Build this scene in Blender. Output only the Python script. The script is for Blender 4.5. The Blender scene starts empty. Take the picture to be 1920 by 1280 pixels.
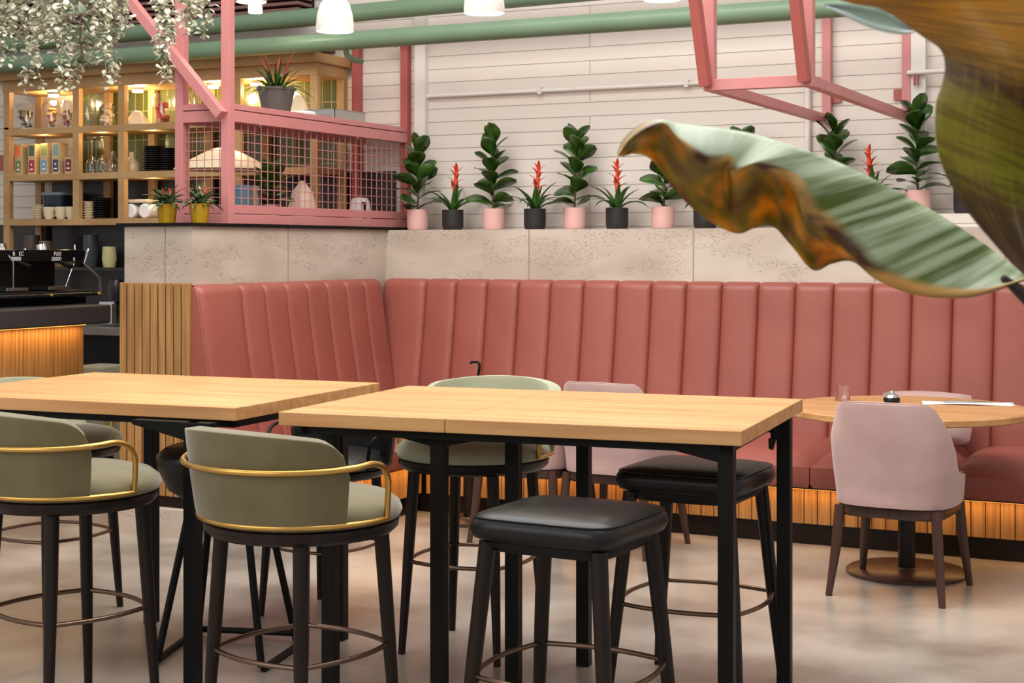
import bpy, math, random
from mathutils import Vector, Matrix
C = bpy.context.scene
COL = C.collection
R = math.radians
PI = math.pi
# ------------------------------------------------------------------ camera, world, lights, exposure
F_PX, HORIZ, CAM_H, YAW = 2900.0, 465.0, 1.45, R(26)
SA, CA = math.sin(YAW), math.cos(YAW)
cam = bpy.data.cameras.new('camera'); camo = bpy.data.objects.new('camera', cam); COL.objects.link(camo)
camo.location = (0, 0, CAM_H); camo.rotation_euler = (R(90), 0, YAW)
cam.sensor_width = 36; cam.lens = F_PX/1920*36; cam.shift_y = -(640-HORIZ)/1920
cam.clip_start = 0.05; cam.clip_end = 60
cam.dof.use_dof = True; cam.dof.focus_distance = 6.0; cam.dof.aperture_fstop = 13
C.camera = camo
w = bpy.data.worlds.new('world'); C.world = w; w.use_nodes = True
bg = w.node_tree.nodes['Background']; bg.inputs[0].default_value = (1.0, 0.965, 0.935, 1); bg.inputs[1].default_value = 0.60
def area(name, loc, rot, sx, sy, power, col=(1, .95, .88)):
    l = bpy.data.lights.new(name, 'AREA'); l.shape = 'RECTANGLE'; l.size = sx; l.size_y = sy; l.energy = power; l.color = col
    o = bpy.data.objects.new(name, l); COL.objects.link(o); o.location = loc; o.rotation_euler = rot; return o
area('skylight', (-2.6, 4.6, 4.6), (0, 0, 0), 5.0, 4.0, 390, (1, .97, .93))
area('window_light', (-4.5, -1.5, 3.2), (R(62), 0, R(-12)), 6.0, 2.4, 115, (1, .96, .92))
C.view_settings.view_transform = 'Standard'; C.view_settings.look = 'None'
C.view_settings.exposure = 0.0; C.view_settings.gamma = 1.0; C.view_settings.use_curve_mapping = False

# ------------------------------------------------------------------ pixel to world helpers
def _r(x): return (x-960)/F_PX
def W(lat, D, h=0.0): return Vector((lat*CA-D*SA, lat*SA+D*CA, h))
def pxh(x, y, h): D = F_PX*(CAM_H-h)/(y-HORIZ); return W(_r(x)*D, D, h)
def pxD(x, y, D): return W(_r(x)*D, D, CAM_H-(y-HORIZ)*D/F_PX)
def pxY(x, y, Y): r = _r(x); return pxD(x, y, Y/(CA+r*SA))
def pxX(x, y, X): r = _r(x); return pxD(x, y, X/(r*CA-SA))
def lx(x, Y): return pxY(x, 500, Y).x          # world x of an image column on a plane Y
# ------------------------------------------------------------------ materials
def srgb(r, g, b):
    f = lambda c: (c/255/12.92) if c/255 <= .04045 else ((c/255+.055)/1.055)**2.4
    return (f(r), f(g), f(b), 1)
MATS = {}
def mat(name, col, rough=.5, metal=0, col2=None, scale=8, stretch=(1, 1, 1), bump=0, bscale=None, sheen=0, coat=0, trans=0, ior=1.45, emit=None, es=0, detail=4, spec=.5, contrast=(.35, .65)):
    m = bpy.data.materials.new(name); m.use_nodes = True; nt = m.node_tree; N = nt.nodes; L = nt.links
    b = N['Principled BSDF']
    b.inputs['Base Color'].default_value = col; b.inputs['Roughness'].default_value = rough; b.inputs['Metallic'].default_value = metal
    b.inputs['IOR'].default_value = ior; b.inputs['Specular IOR Level'].default_value = spec
    if sheen: b.inputs['Sheen Weight'].default_value = sheen; b.inputs['Sheen Roughness'].default_value = .4
    if coat: b.inputs['Coat Weight'].default_value = coat; b.inputs['Coat Roughness'].default_value = .15
    if trans: b.inputs['Transmission Weight'].default_value = trans
    if emit: b.inputs['Emission Color'].default_value = emit; b.inputs['Emission Strength'].default_value = es
    tc = N.new('ShaderNodeTexCoord'); mp = N.new('ShaderNodeMapping'); mp.inputs['Scale'].default_value = stretch
    L.new(tc.outputs['Object'], mp.inputs[0])
    nz = N.new('ShaderNodeTexNoise'); nz.inputs['Scale'].default_value = scale; nz.inputs['Detail'].default_value = detail; L.new(mp.outputs[0], nz.inputs[0])
    if col2 is None:
        col2 = tuple(min(1, c*1.08) for c in col[:3])+(1,)
    rp = N.new('ShaderNodeValToRGB'); rp.color_ramp.elements[0].position = contrast[0]; rp.color_ramp.elements[1].position = contrast[1]
    rp.color_ramp.elements[0].color = col; rp.color_ramp.elements[1].color = col2
    L.new(nz.outputs[0], rp.inputs[0]); L.new(rp.outputs[0], b.inputs['Base Color'])
    if bump:
        bp = N.new('ShaderNodeBump'); bp.inputs['Strength'].default_value = bump; bp.inputs['Distance'].default_value = .01
        if bscale:
            n2 = N.new('ShaderNodeTexNoise'); n2.inputs['Scale'].default_value = bscale; n2.inputs['Detail'].default_value = 3; L.new(tc.outputs['Object'], n2.inputs[0]); L.new(n2.outputs[0], bp.inputs['Height'])
        else: L.new(nz.outputs[0], bp.inputs['Height'])
        L.new(bp.outputs[0], b.inputs['Normal'])
    MATS[name] = m; return m
def sep_obj(N, L):
    tc = N.new('ShaderNodeTexCoord'); s = N.new('ShaderNodeSeparateXYZ'); L.new(tc.outputs['Object'], s.inputs[0]); return tc, s
def math_n(N, L, op, a, b=None):
    n = N.new('ShaderNodeMath'); n.operation = op
    for i, v in enumerate((a, b)):
        if v is None: continue
        if isinstance(v, (int, float)): n.inputs[i].default_value = v
        else: L.new(v, n.inputs[i])
    return n.outputs[0]

M_floor = mat('polished_concrete', srgb(126, 116, 107), .30, col2=srgb(172, 163, 153), scale=1.6, detail=12, contrast=(.38, .62), bump=.04, bscale=5)
M_conc = mat('board_marked_concrete', srgb(178, 164, 150), .8, col2=srgb(204, 193, 180), scale=2.2, detail=6, stretch=(.7, .7, 2))
M_leather = mat('rose_leather', srgb(146, 78, 67), .42, col2=srgb(154, 85, 74), scale=3, bump=.06, bscale=60)
M_oak = mat('oak_tabletop', srgb(182, 130, 80), .42, col2=srgb(204, 155, 104), scale=3.0, stretch=(.5, 9, 9), detail=5)
M_slat = mat('oak_slat', srgb(146, 104, 58), .5, col2=srgb(178, 136, 84), scale=5, stretch=(12, 12, .5), detail=5)
M_bamboo = mat('warm_shelf_wood', srgb(160, 122, 76), .5, col2=srgb(180, 144, 98), scale=3, stretch=(1, 1, 1), detail=4)
M_black = mat('black_steel', srgb(9, 8, 8), .5, col2=srgb(10, 9, 9), spec=.25)
M_dark = mat('dark_stained_wood', srgb(20, 12, 9), .35, spec=.35, col2=srgb(32, 19, 14), scale=4, stretch=(8, 8, .6))
M_walnut = mat('walnut_wood', srgb(62, 40, 32), .35, col2=srgb(78, 52, 42), scale=4, stretch=(8, 8, .6))
M_velvet = mat('olive_velvet', srgb(98, 89, 60), .8, col2=srgb(113, 104, 75), scale=5, sheen=.5)
M_sage = mat('sage_velvet', srgb(150, 152, 124), .8, col2=srgb(164, 166, 140), scale=5, sheen=.5)
M_brass = mat('brushed_brass', srgb(205, 162, 88), .28, metal=1)
M_bronze = mat('bronze_tube', srgb(120, 98, 84), .3, metal=1)
M_bleather = mat('black_leather', srgb(18, 17, 18), .36, spec=.4, bump=.04, bscale=80)
M_pinkfab = mat('blush_velvet', srgb(176, 144, 139), .75, col2=srgb(190, 159, 155), scale=4, sheen=.4)
M_pinksteel = mat('pink_painted_steel', srgb(190, 122, 121), .45, col2=srgb(197, 129, 128), scale=3)
M_redsteel = mat('rose_red_steel', srgb(164, 84, 78), .5)
M_green = mat('green_painted_pipe', srgb(104, 130, 104), .4, col2=srgb(112, 138, 112), scale=2)
M_white = mat('white_paint', srgb(214, 208, 202), .6)
M_leaf = mat('fig_leaf_green', srgb(26, 52, 14), .3, col2=srgb(56, 94, 24), scale=14, coat=.2)
M_leaf2 = mat('bromeliad_green', srgb(34, 70, 26), .35, col2=srgb(62, 104, 40), scale=14)
M_red = mat('red_bract', srgb(205, 56, 36), .5, col2=srgb(220, 84, 60), scale=20)
M_potp = mat('pink_glaze_pot', srgb(212, 166, 160), .5)
M_potb = mat('black_matte_pot', srgb(36, 32, 33), .55)
M_potg = mat('gold_glaze_pot', srgb(176, 134, 20), .35, col2=srgb(190, 150, 36))
M_potgrey = mat('grey_ribbed_pot', srgb(88, 88, 84), .5)
M_soil = mat('soil', srgb(44, 32, 24), .95, bump=.5, bscale=60)
M_steel = mat('stainless_steel', srgb(190, 190, 190), .25, metal=1)
M_cream = mat('cream_ceramic', srgb(214, 198, 168), .4)
M_glass = mat('clear_glass', (1, 1, 1, 1), .0, col2=(1, 1, 1, 1), trans=1, ior=1.45)
M_plate = mat('black_stoneware', srgb(30, 29, 31), .3)
M_vine = mat('pale_vine_leaf', srgb(160, 164, 136), .55, col2=srgb(230, 226, 208), scale=30)
M_vine2 = mat('eucalyptus_green', srgb(60, 76, 44), .5, col2=srgb(150, 164, 150), scale=12)
M_dtile = mat('dark_backsplash', srgb(30, 24, 22), .25, col2=srgb(40, 32, 28))  # dark tile whose colour also carries the kitchen's shade
M_led = mat('warm_led', srgb(255, 190, 110), .5, emit=srgb(255, 160, 66), es=4)
M_bulb = mat('lit_lamp', (1, 1, 1, 1), .5, emit=(1, .9, .74, 1), es=5)
M_lampc = mat('speckled_concrete_shade', srgb(206, 200, 192), .8, col2=srgb(222, 217, 210), scale=40)
M_mauve = mat('dusty_steel_beam', srgb(120, 84, 80), .6)
M_greyslab = mat('charcoal_counter', srgb(62, 56, 56), .5)
M_chrome = mat('chrome', srgb(220, 222, 225), .1, metal=1)
M_napkin = mat('white_napkin', srgb(228, 228, 228), .8)
M_txt = mat('white_print', srgb(240, 240, 240), .5)
M_orange = mat('dried_fruit', srgb(176, 100, 40), .7, col2=srgb(226, 176, 96), scale=30, contrast=(.45, .55))

def brickwall():
    m = bpy.data.materials.new('white_painted_blockwork'); m.use_nodes = True; N = m.node_tree.nodes; L = m.node_tree.links; b = N['Principled BSDF']
    tc, s = sep_obj(N, L); cb = N.new('ShaderNodeCombineXYZ'); L.new(s.outputs[0], cb.inputs[0]); L.new(s.outputs[2], cb.inputs[1])
    nz = N.new('ShaderNodeTexNoise'); nz.inputs['Scale'].default_value = 2.5; L.new(tc.outputs['Object'], nz.inputs[0])
    br = N.new('ShaderNodeTexBrick'); L.new(cb.outputs[0], br.inputs[0]); br.offset = .5
    br.inputs['Scale'].default_value = 1; br.inputs['Brick Width'].default_value = 7.3; br.inputs['Row Height'].default_value = .083; br.inputs['Mortar Size'].default_value = .0035; br.inputs['Mortar Smooth'].default_value = .6
    br.inputs['Color1'].default_value = srgb(222, 212, 204); br.inputs['Color2'].default_value = srgb(214, 204, 196); br.inputs['Mortar'].default_value = srgb(180, 166, 156)
    mx = N.new('ShaderNodeMix'); mx.data_type = 'RGBA'; mx.inputs[0].default_value = .35; L.new(br.outputs[0], mx.inputs[6])
    rp = N.new('ShaderNodeValToRGB'); rp.color_ramp.elements[0].color = srgb(206, 198, 192); rp.color_ramp.elements[1].color = srgb(226, 216, 204); L.new(nz.outputs[0], rp.inputs[0]); L.new(rp.outputs[0], mx.inputs[7])
    L.new(mx.outputs[2], b.inputs['Base Color']); b.inputs['Roughness'].default_value = .65
    bp = N.new('ShaderNodeBump'); bp.inputs['Strength'].default_value = .7; bp.inputs['Distance'].default_value = .012; bp.invert = True
    n3 = N.new('ShaderNodeTexNoise'); n3.inputs['Scale'].default_value = 9; L.new(tc.outputs['Object'], n3.inputs[0])
    ad = math_n(N, L, 'ADD', br.outputs[1], math_n(N, L, 'MULTIPLY', n3.outputs[0], .35)); L.new(ad, bp.inputs['Height']); L.new(bp.outputs[0], b.inputs['Normal'])
    return m
M_wall = brickwall()
def concrete_pits():
    m = M_conc; N = m.node_tree.nodes; L = m.node_tree.links; b = N['Principled BSDF']
    tc = N.new('ShaderNodeTexCoord'); mp = N.new('ShaderNodeMapping'); mp.inputs['Scale'].default_value = (.45, .45, 1.3); L.new(tc.outputs['Object'], mp.inputs[0])
    v = N.new('ShaderNodeTexNoise'); v.inputs['Scale'].default_value = 120; v.inputs['Detail'].default_value = 3; L.new(mp.outputs[0], v.inputs[0])
    z = N.new('ShaderNodeTexNoise'); z.inputs['Scale'].default_value = 5; L.new(mp.outputs[0], z.inputs[0])
    a = math_n(N, L, 'GREATER_THAN', v.outputs[0], .59); c = math_n(N, L, 'GREATER_THAN', z.outputs[0], .53); p = math_n(N, L, 'MULTIPLY', a, c)
    src = b.inputs['Base Color'].links[0].from_socket
    mx = N.new('ShaderNodeMix'); mx.data_type = 'RGBA'; L.new(math_n(N, L, 'MULTIPLY', p, .38), mx.inputs[0]); L.new(src, mx.inputs[6]); mx.inputs[7].default_value = srgb(110, 98, 88)
    L.new(mx.outputs[2], b.inputs['Base Color'])
    bp = N.new('ShaderNodeBump'); bp.inputs['Strength'].default_value = .5; bp.inputs['Distance'].default_value = .004; bp.invert = True; L.new(p, bp.inputs['Height']); L.new(bp.outputs[0], b.inputs['Normal'])
concrete_pits()
def tilemat(name, c, g, sx, sz):
    m = bpy.data.materials.new(name); m.use_nodes = True; N = m.node_tree.nodes; L = m.node_tree.links; b = N['Principled BSDF']
    tc, s = sep_obj(N, L); cb = N.new('ShaderNodeCombineXYZ'); L.new(s.outputs[0], cb.inputs[0]); L.new(s.outputs[2], cb.inputs[1])
    br = N.new('ShaderNodeTexBrick'); L.new(cb.outputs[0], br.inputs[0]); br.offset = 0; br.inputs['Scale'].default_value = 1
    br.inputs['Brick Width'].default_value = sx; br.inputs['Row Height'].default_value = sz; br.inputs['Mortar Size'].default_value = .003
    br.inputs['Color1'].default_value = c; br.inputs['Color2'].default_value = tuple(k*1.25 for k in c[:3])+(1,); br.inputs['Mortar'].default_value = g
    L.new(br.outputs[0], b.inputs['Base Color']); b.inputs['Roughness'].default_value = .15
    return m
M_gtile = tilemat('green_glazed_tile', srgb(78, 84, 44), srgb(150, 146, 110), .07, .2)

# ------------------------------------------------------------------ mesh builder
LAST = [None]
class MB:
    def __init__(s): s.v = []; s.f = []; s.uv = None
    def add(s, vs, fs):
        o = len(s.v); s.v += [tuple(p) for p in vs]; s.f += [tuple(i+o for i in f) for f in fs]; return s
    def box(s, c, d, rz=0, rot=None):
        x, y, z = [k/2 for k in d]; M = rot if rot else Matrix.Rotation(rz, 3, 'Z'); c = Vector(c)
        vs = [c+M@Vector((i*x, j*y, k*z)) for i in (-1, 1) for j in (-1, 1) for k in (-1, 1)]
        return s.add(vs, [(0, 1, 3, 2), (4, 6, 7, 5), (0, 4, 5, 1), (2, 3, 7, 6), (0, 2, 6, 4), (1, 5, 7, 3)])
    def mm(s, a, b):
        return s.box([(a[i]+b[i])/2 for i in range(3)], [abs(b[i]-a[i]) for i in range(3)])
    def bar(s, p, q, wx, wy=None, up=(0, 0, 1)):
        p = Vector(p); q = Vector(q); d = q-p; L = d.length; z = d.normalized(); u = Vector(up)
        if abs(z.dot(u)) > .99: u = Vector((0, 1, 0))
        x = u.cross(z).normalized(); y = z.cross(x); M = Matrix((x, y, z)).transposed()
        return s.box((p+q)/2, (wx, wy or wx, L), rot=M)
    def tube(s, pts, r, n=10, closed=False, cap=True):
        pts = [Vector(p) for p in pts]; m = len(pts); rs = r if isinstance(r, (list, tuple)) else [r]*m
        vs = []; prev = None
        for i, p in enumerate(pts):
            a = pts[(i-1) % m] if (closed or i) else p; b = pts[(i+1) % m] if (closed or i < m-1) else p
            t = (b-a).normalized()
            if prev is None:
                u = Vector((0, 0, 1)) if abs(t.z) < .9 else Vector((1, 0, 0)); x = u.cross(t).normalized()
            else: x = (prev-t*prev.dot(t)).normalized()
            prev = x; y = t.cross(x)
            vs += [p+(x*math.cos(2*PI*k/n)+y*math.sin(2*PI*k/n))*rs[i] for k in range(n)]
        fs = []
        for i in range(m if closed else m-1):
            j = (i+1) % m
            fs += [(i*n+k, i*n+(k+1) % n, j*n+(k+1) % n, j*n+k) for k in range(n)]
        if cap and not closed: fs += [tuple(range(n))[::-1], tuple((m-1)*n+k for k in range(n))]
        return s.add(vs, fs)
    def lathe(s, prof, n=32, c=(0, 0, 0), exp=2.0, rz=0):
        vs = []; c = Vector(c)
        for (r, z) in prof:
            for k in range(n):
                a = 2*PI*k/n; ca, sa = math.cos(a), math.sin(a)
                q = (abs(ca)**exp+abs(sa)**exp)**(-1/exp) if exp != 2 else 1
                x, y = r*q*ca, r*q*sa
                vs.append(c+Vector((x*math.cos(rz)-y*math.sin(rz), x*math.sin(rz)+y*math.cos(rz), z)))
        m = len(prof); fs = []
        for i in range(m-1): fs += [(i*n+k, i*n+(k+1) % n, (i+1)*n+(k+1) % n, (i+1)*n+k) for k in range(n)]
        if prof[0][0] > 1e-5: fs.append(tuple(range(n))[::-1])
        if prof[-1][0] > 1e-5: fs.append(tuple((m-1)*n+k for k in range(n)))
        return s.add(vs, fs)
    def grid(s, rows, closed=False):
        m = len(rows); n = len(rows[0]); vs = [p for r in rows for p in r]; fs = []
        for i in range(m-1):
            for k in range(n if closed else n-1): fs.append((i*n+k, i*n+(k+1) % n, (i+1)*n+(k+1) % n, (i+1)*n+k))
        return s.add(vs, fs)
    def blade(s, base, az, L, wid, elev, droop, n=6, shape='lance', twist=0, fold=.25):
        base = Vector(base); p = base.copy(); e = elev; rows = []
        side = Vector((-math.sin(az), math.cos(az), 0))
        for i in range(n+1):
            t = i/n
            if shape == 'lance': wv = wid*(.55+.9*t-1.45*t*t) if t < .99 else 0
            elif shape == 'ob': wv = wid*max(0, math.sin(PI*min(1, t**1.15*.97+.02)))**.75*(.55+.45*t) if t < .99 else wid*.25
            else: wv = wid*(1-t)**.7*min(1, .5+t*3)
            d = Vector((math.cos(az)*math.cos(e), math.sin(az)*math.cos(e), math.sin(e)))
            nn = side.cross(d) * -1
            sd = side*math.cos(twist)+nn*math.sin(twist)
            rows.append([p+sd*wv/2-nn*fold*wv/2*-1, p, p-sd*wv/2-nn*fold*wv/2*-1])
            p = p+d*L/n; e -= droop/n
        return s.grid(rows)
    def build(s, name, m, parent=None, smooth=None, bevel=0, seg=2, solid=0, subs=0, world=False, off=0):
        me = bpy.data.meshes.new(name)
        vs = s.v
        if world and parent is not None:
            l = parent.location.copy()
            if parent.parent: l += parent.parent.location
            vs = [(p[0]-l.x, p[1]-l.y, p[2]-l.z) for p in vs]
        me.from_pydata(vs, [], s.f); me.update()
        import bmesh
        b = bmesh.new(); b.from_mesh(me); bmesh.ops.recalc_face_normals(b, faces=b.faces); b.to_mesh(me); b.free()
        if s.uv:
            ul = me.uv_layers.new(name='UVMap')
            for lo in me.loops: ul.data[lo.index].uv = s.uv[lo.vertex_index]
        me.materials.append(m)
        if smooth is not None:
            me.polygons.foreach_set('use_smooth', [True]*len(me.polygons))
            if smooth < 180: me.set_sharp_from_angle(angle=R(smooth))
        o = bpy.data.objects.new(name, me); COL.objects.link(o)
        if parent is not None: o.parent = parent
        LAST[0] = o
        if solid: k = o.modifiers.new('thickness', 'SOLIDIFY'); k.thickness = solid; k.offset = off
        if bevel: k = o.modifiers.new('bevel', 'BEVEL'); k.width = bevel; k.segments = seg; k.limit_method = 'ANGLE'; k.angle_limit = R(40)
        if subs: k = o.modifiers.new('sub', 'SUBSURF'); k.levels = subs; k.render_levels = subs
        return o
def tag(o, label, cat, group=None, kind=None):
    o['label'] = label; o['category'] = cat
    if group: o['group'] = group
    if kind: o['kind'] = kind
    return o
def thing(name, label, cat, loc=(0, 0, 0), rz=0, group=None):
    o = bpy.data.objects.new(name, None); COL.objects.link(o); o.empty_display_size = .1
    o.location = loc; o.rotation_euler = (0, 0, rz); tag(o, label, cat, group); return o
def struct(name, mb, m, label=None, **k):
    o = mb.build(name, m, **k); o['kind'] = 'structure'
    if label: o['label'] = label
    return o
def dup(root, loc, rz, label=None, group=None, sc=None):
    r = root.copy(); COL.objects.link(r); r.location = loc; r.rotation_euler = (0, 0, rz)
    if label: r['label'] = label
    if group: r['group'] = group
    if sc: r.scale = (sc, sc, sc)
    for ch in list(root.children):
        c = ch.copy(); COL.objects.link(c); c.parent = r
        for g in ch.children:
            d = g.copy(); COL.objects.link(d); d.parent = c
    return r

# ------------------------------------------------------------------ room shell
WY = 8.55
struct('floor', MB().mm((-13, -3, -.1), (4, 9.2, 0)), M_floor, 'polished warm grey concrete floor')
struct('wall_back', MB().mm((-13, WY, 0), (4, WY+.2, 5)), M_wall, 'white painted blockwork wall')
# shallow pilaster beside the pink cage and the smooth upper fascia
struct('trim_1', MB().mm((lx(777, 8.5), WY-.05, 1.4), (lx(797, 8.5), WY, 4.2)), M_white, 'narrow white pilaster on the blockwork wall')
struct('trim_2', MB().mm((lx(1698, 8.5), WY-.05, 1.4), (lx(1735, 8.5), WY, 4.2)), M_white, 'wide white pilaster right of the pink hanging frame')
# low partition clad in board marked concrete
pt = MB()
XW = -4.86; YF = 6.27; YB = 8.20; HT = 1.56; HB = 1.262
pt.mm((-5.29, YF+.02, .22), (XW, WY, HT))
pt.mm((XW, YB, .22), (4, WY, HT))
struct('wall_partition', pt, M_conc, 'low partition wall faced in pitted pale concrete panels')
jn = MB()
for x in (992, 1300, 1640, 1885): X = lx(x, YB); jn.mm((X-.003, YB-.002, HB-.2), (X+.003, YB+.01, HT+.001))
for x in (540,): p = pxX(x, 500, XW); jn.mm((XW-.01, p.y-.003, HB-.2), (XW+.002, p.y+.003, HT+.001))
p = pxY(310, 500, YF+.02); jn.mm((p.x-.003, YF+.018, HB-.02), (p.x+.003, YF+.03, HT+.001))
struct('trim_3', jn, mat('facing_joint', srgb(148, 137, 127), .9), 'fine vertical joints in the concrete facing')  # joint lines in a darker tone than the concrete
struct('trim_4', MB().mm((-5.32, YF-.01, HT), (-4.84, 8.5, HT+.018)), M_black, 'thin black capping under the pink cage')
# slatted end panel of the partition
sl = MB(); n = 9; x0 = -5.285; x1 = XW+.02; wd = (x1-x0)/n
for i in range(n): sl.mm((x0+i*wd+.004, YF-.03, .20), (x0+(i+1)*wd-.004, YF+.0, HB+.012))
struct('trim_5', sl, M_slat, 'vertical oak slat panel on the end of the partition', bevel=.003)
struct('trim_6', MB().mm((-5.28, YF+.0, .0), (XW+.02, YF+.03, HB)), M_dark, 'dark backing behind the oak slats')
struct('trim_7', MB().mm((-5.30, YF-.06, .0), (XW+.05, YF+.0, .14)), M_conc, 'pale concrete plinth under the slat panel')

# ------------------------------------------------------------------ banquette
bq = thing('banquette', 'long L-shaped rose leather banquette with channelled back along the concrete partition', 'bench', (-4.5, 7.8, 0))
REC = .13
def channels(P0, u, nrm, seams, zb, zt, strong=()):
    mb = MB(); P0 = Vector(P0); u = Vector(u); nrm = Vector(nrm)
    H = zt-zb
    prof = []
    for i in range(9): t = i/8; prof.append((.075+REC*(1-t)**1.2, zb+(H-.05)*t, 1))
    prof += [(.072, zt-.03, .95), (.062, zt-.012, .8), (.045, zt-.003, .55), (.02, zt, .3), (-.0, zt, .1)]
    for a, b in zip(seams[:-1], seams[1:]):
        rows = []
        ts = [0, .012, .03, .06, .12, .22, .36, .5, .64, .78, .88, .94, .97, .988, 1]
        for (o, z, bs) in prof:
            row = []
            for t in ts:
                q = (1-abs(2*t-1)**14)
                row.append(P0+u*(a+(b-a)*t)+nrm*(o-.022+.022*q*bs+.006*(1-abs(2*t-1)**2))+Vector((0, 0, z-(1-q)*.012*(1 if z > zt-.1 else 0))))
            rows.append(row)
        mb.grid(rows)
    return mb
seamX = [lx(735, 8.12)] + [lx(1030, 8.12)+.2065*(i-4) for i in range(26)]
seamX[0] = XW+.02
channels((0, YB, 0), (1, 0, 0), (0, -1, 0), seamX, .40, HB+.004).build('backrest', M_leather, bq, smooth=50, world=True)
seamY = [6.27, 6.62]+[6.62+.203*i for i in range(1, 8)]
channels((XW, 0, 0), (0, 1, 0), (1, 0, 0), seamY, .40, HB+.004).build('backrest', M_leather, bq, smooth=50, world=True)
# end cheek of the wing back
ep = [(XW, .30), (XW+.20, .30), (XW+.175, .5), (XW+.06, 1.20), (XW+.04, 1.25), (XW, 1.258)]; MB().add([(a, y, z) for y in (6.262, 6.272) for a, z in ep], [tuple(range(6)), tuple(range(11, 5, -1))]+[(i, (i+1) % 6, 6+(i+1) % 6, 6+i) for i in range(6)]).build('end_panel', M_leather, bq, world=True, bevel=.004)
SF, SFX = 7.28, -4.04
def puff(a, b):
    mb = MB(); x0, y0, z0 = a; x1, y1, z1 = b; rows = []
    K = 14
    for i in range(K+1):
        row = []
        for k in range(K+1):
            s, t = i/K, k/K
            q = (1-abs(2*s-1)**5)**.6*(1-abs(2*t-1)**5)**.6 if 0 < s < 1 and 0 < t < 1 else 0
            row.append((x0+(x1-x0)*s, y0+(y1-y0)*t, z1-.075+.075*q))
        rows.append(row)
    mb.grid(rows)
    e = []
    K4 = [r[0] for r in rows]+[p for p in rows[-1][1:]]+[r[-1] for r in rows[::-1][1:]]+[p for p in rows[0][::-1][1:-1]]
    cx, cy = (x0+x1)/2, (y0+y1)/2
    lo = []; lo2 = []
    for p in K4: lo.append((p[0], p[1], z0+.02)); lo2.append((p[0]+(cx-p[0])*.03, p[1]+(cy-p[1])*.03, z0))
    mb.grid([K4, lo, lo2], closed=True); mb.add(lo2, [tuple(range(len(lo2)))])
    return mb
xs = [-4.09]
edge = lx(1540, 7.5)
k = -4
xs = [edge+.64*i for i in range(-4, 7)]; xs = [x for x in xs if x > SFX+.2]; xs = [-4.72]+xs
for a, b in zip(xs[:-1], xs[1:]): puff((a+.002, SF, .30), (b-.002, YB-.06, .475)).build('seat_cushion', M_leather, bq, smooth=60, world=True)
for a, b in ((6.28, 6.80), (6.80, SF-.003)): puff((XW+.06, a+.002, .30), (SFX, b-.002, .475)).build('seat_cushion', M_leather, bq, smooth=60, world=True)
# slat fronts, kick, led
sf = MB(); X = -4.14; i = 0
rnd = random.Random(3)
while X < 3.4: sf.mm((X, 7.415, .105), (X+.062, 7.45, .30)); X += .066
sf.build('slat_front', M_slat, bq, world=True, bevel=.002)
sf = MB(); Y = 6.30
while Y < 7.38: sf.mm((-4.205, Y, .105), (-4.17, Y+.062, .30)); Y += .066
sf.build('slat_front', M_slat, bq, world=True, bevel=.002)
MB().mm((-4.2, 7.45, 0), (3.4, 7.6, .29)).mm((-4.3, 6.29, 0), (-4.21, 7.6, .29)).build('kick_plate', M_dark, bq, world=True)
MB().mm((-4.1, 7.30, .292), (3.3, 7.62, .302)).mm((-4.30, 6.29, .292), (-4.06, 7.3, .302)).build('seat_base', M_dark, bq, world=True)
MB().mm((-4.1, 7.352, .283), (3.3, 7.366, .291)).mm((-4.115, 6.3, .283), (-4.10, 7.35, .291)).build('led_strip', M_led, bq, world=True)
def strip_light(name, loc, sx, sy, e, col=(1, .55, .2)):
    o = area(name, loc, (0, 0, 0), sx, sy, e, col); return o
strip_light('bench_led', (-2.2, 7.36, .282), 3.8, .02, 5)
strip_light('bench_led', (1.4, 7.36, .282), 3.4, .02, 4)
strip_light('bench_led', (-4.11, 6.85, .282), .02, 1.0, 1.5)

# pink cushion on the bench
def cushion(name, label, x, y, z, wd, ht, th, tilt, rz, m, cat='cushion'):
    t = thing(name, label, cat, (x, y, z), rz)
    rows = []; K = 14; b = MB()
    for sgn in (1, -1):
        rows = []
        for i in range(K+1):
            row = []
            for k in range(K+1):
                a, c = 2*i/K-1, 2*k/K-1
                q = max(0, (1-a**4)*(1-c**4))**.5*th/2*sgn
                px_, pz = a*wd/2*(1-.06*c*c), c*ht/2*(1-.10*a*a)+ht/2
                row.append((px_, q*math.cos(tilt)+pz*math.sin(tilt), pz*math.cos(tilt)-q*math.sin(tilt)))
            rows.append(row)
        b.grid(rows)
    b.build('cover', m, t, smooth=180); return t
pc = pxY(1738, 760, 7.88)
cushion('cushion', 'blush pink cushion leaning against the leather bench back behind the round table', pc.x, 7.80, .475, .46, .27, .13, .28, 0, M_pinkfab)

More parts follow.
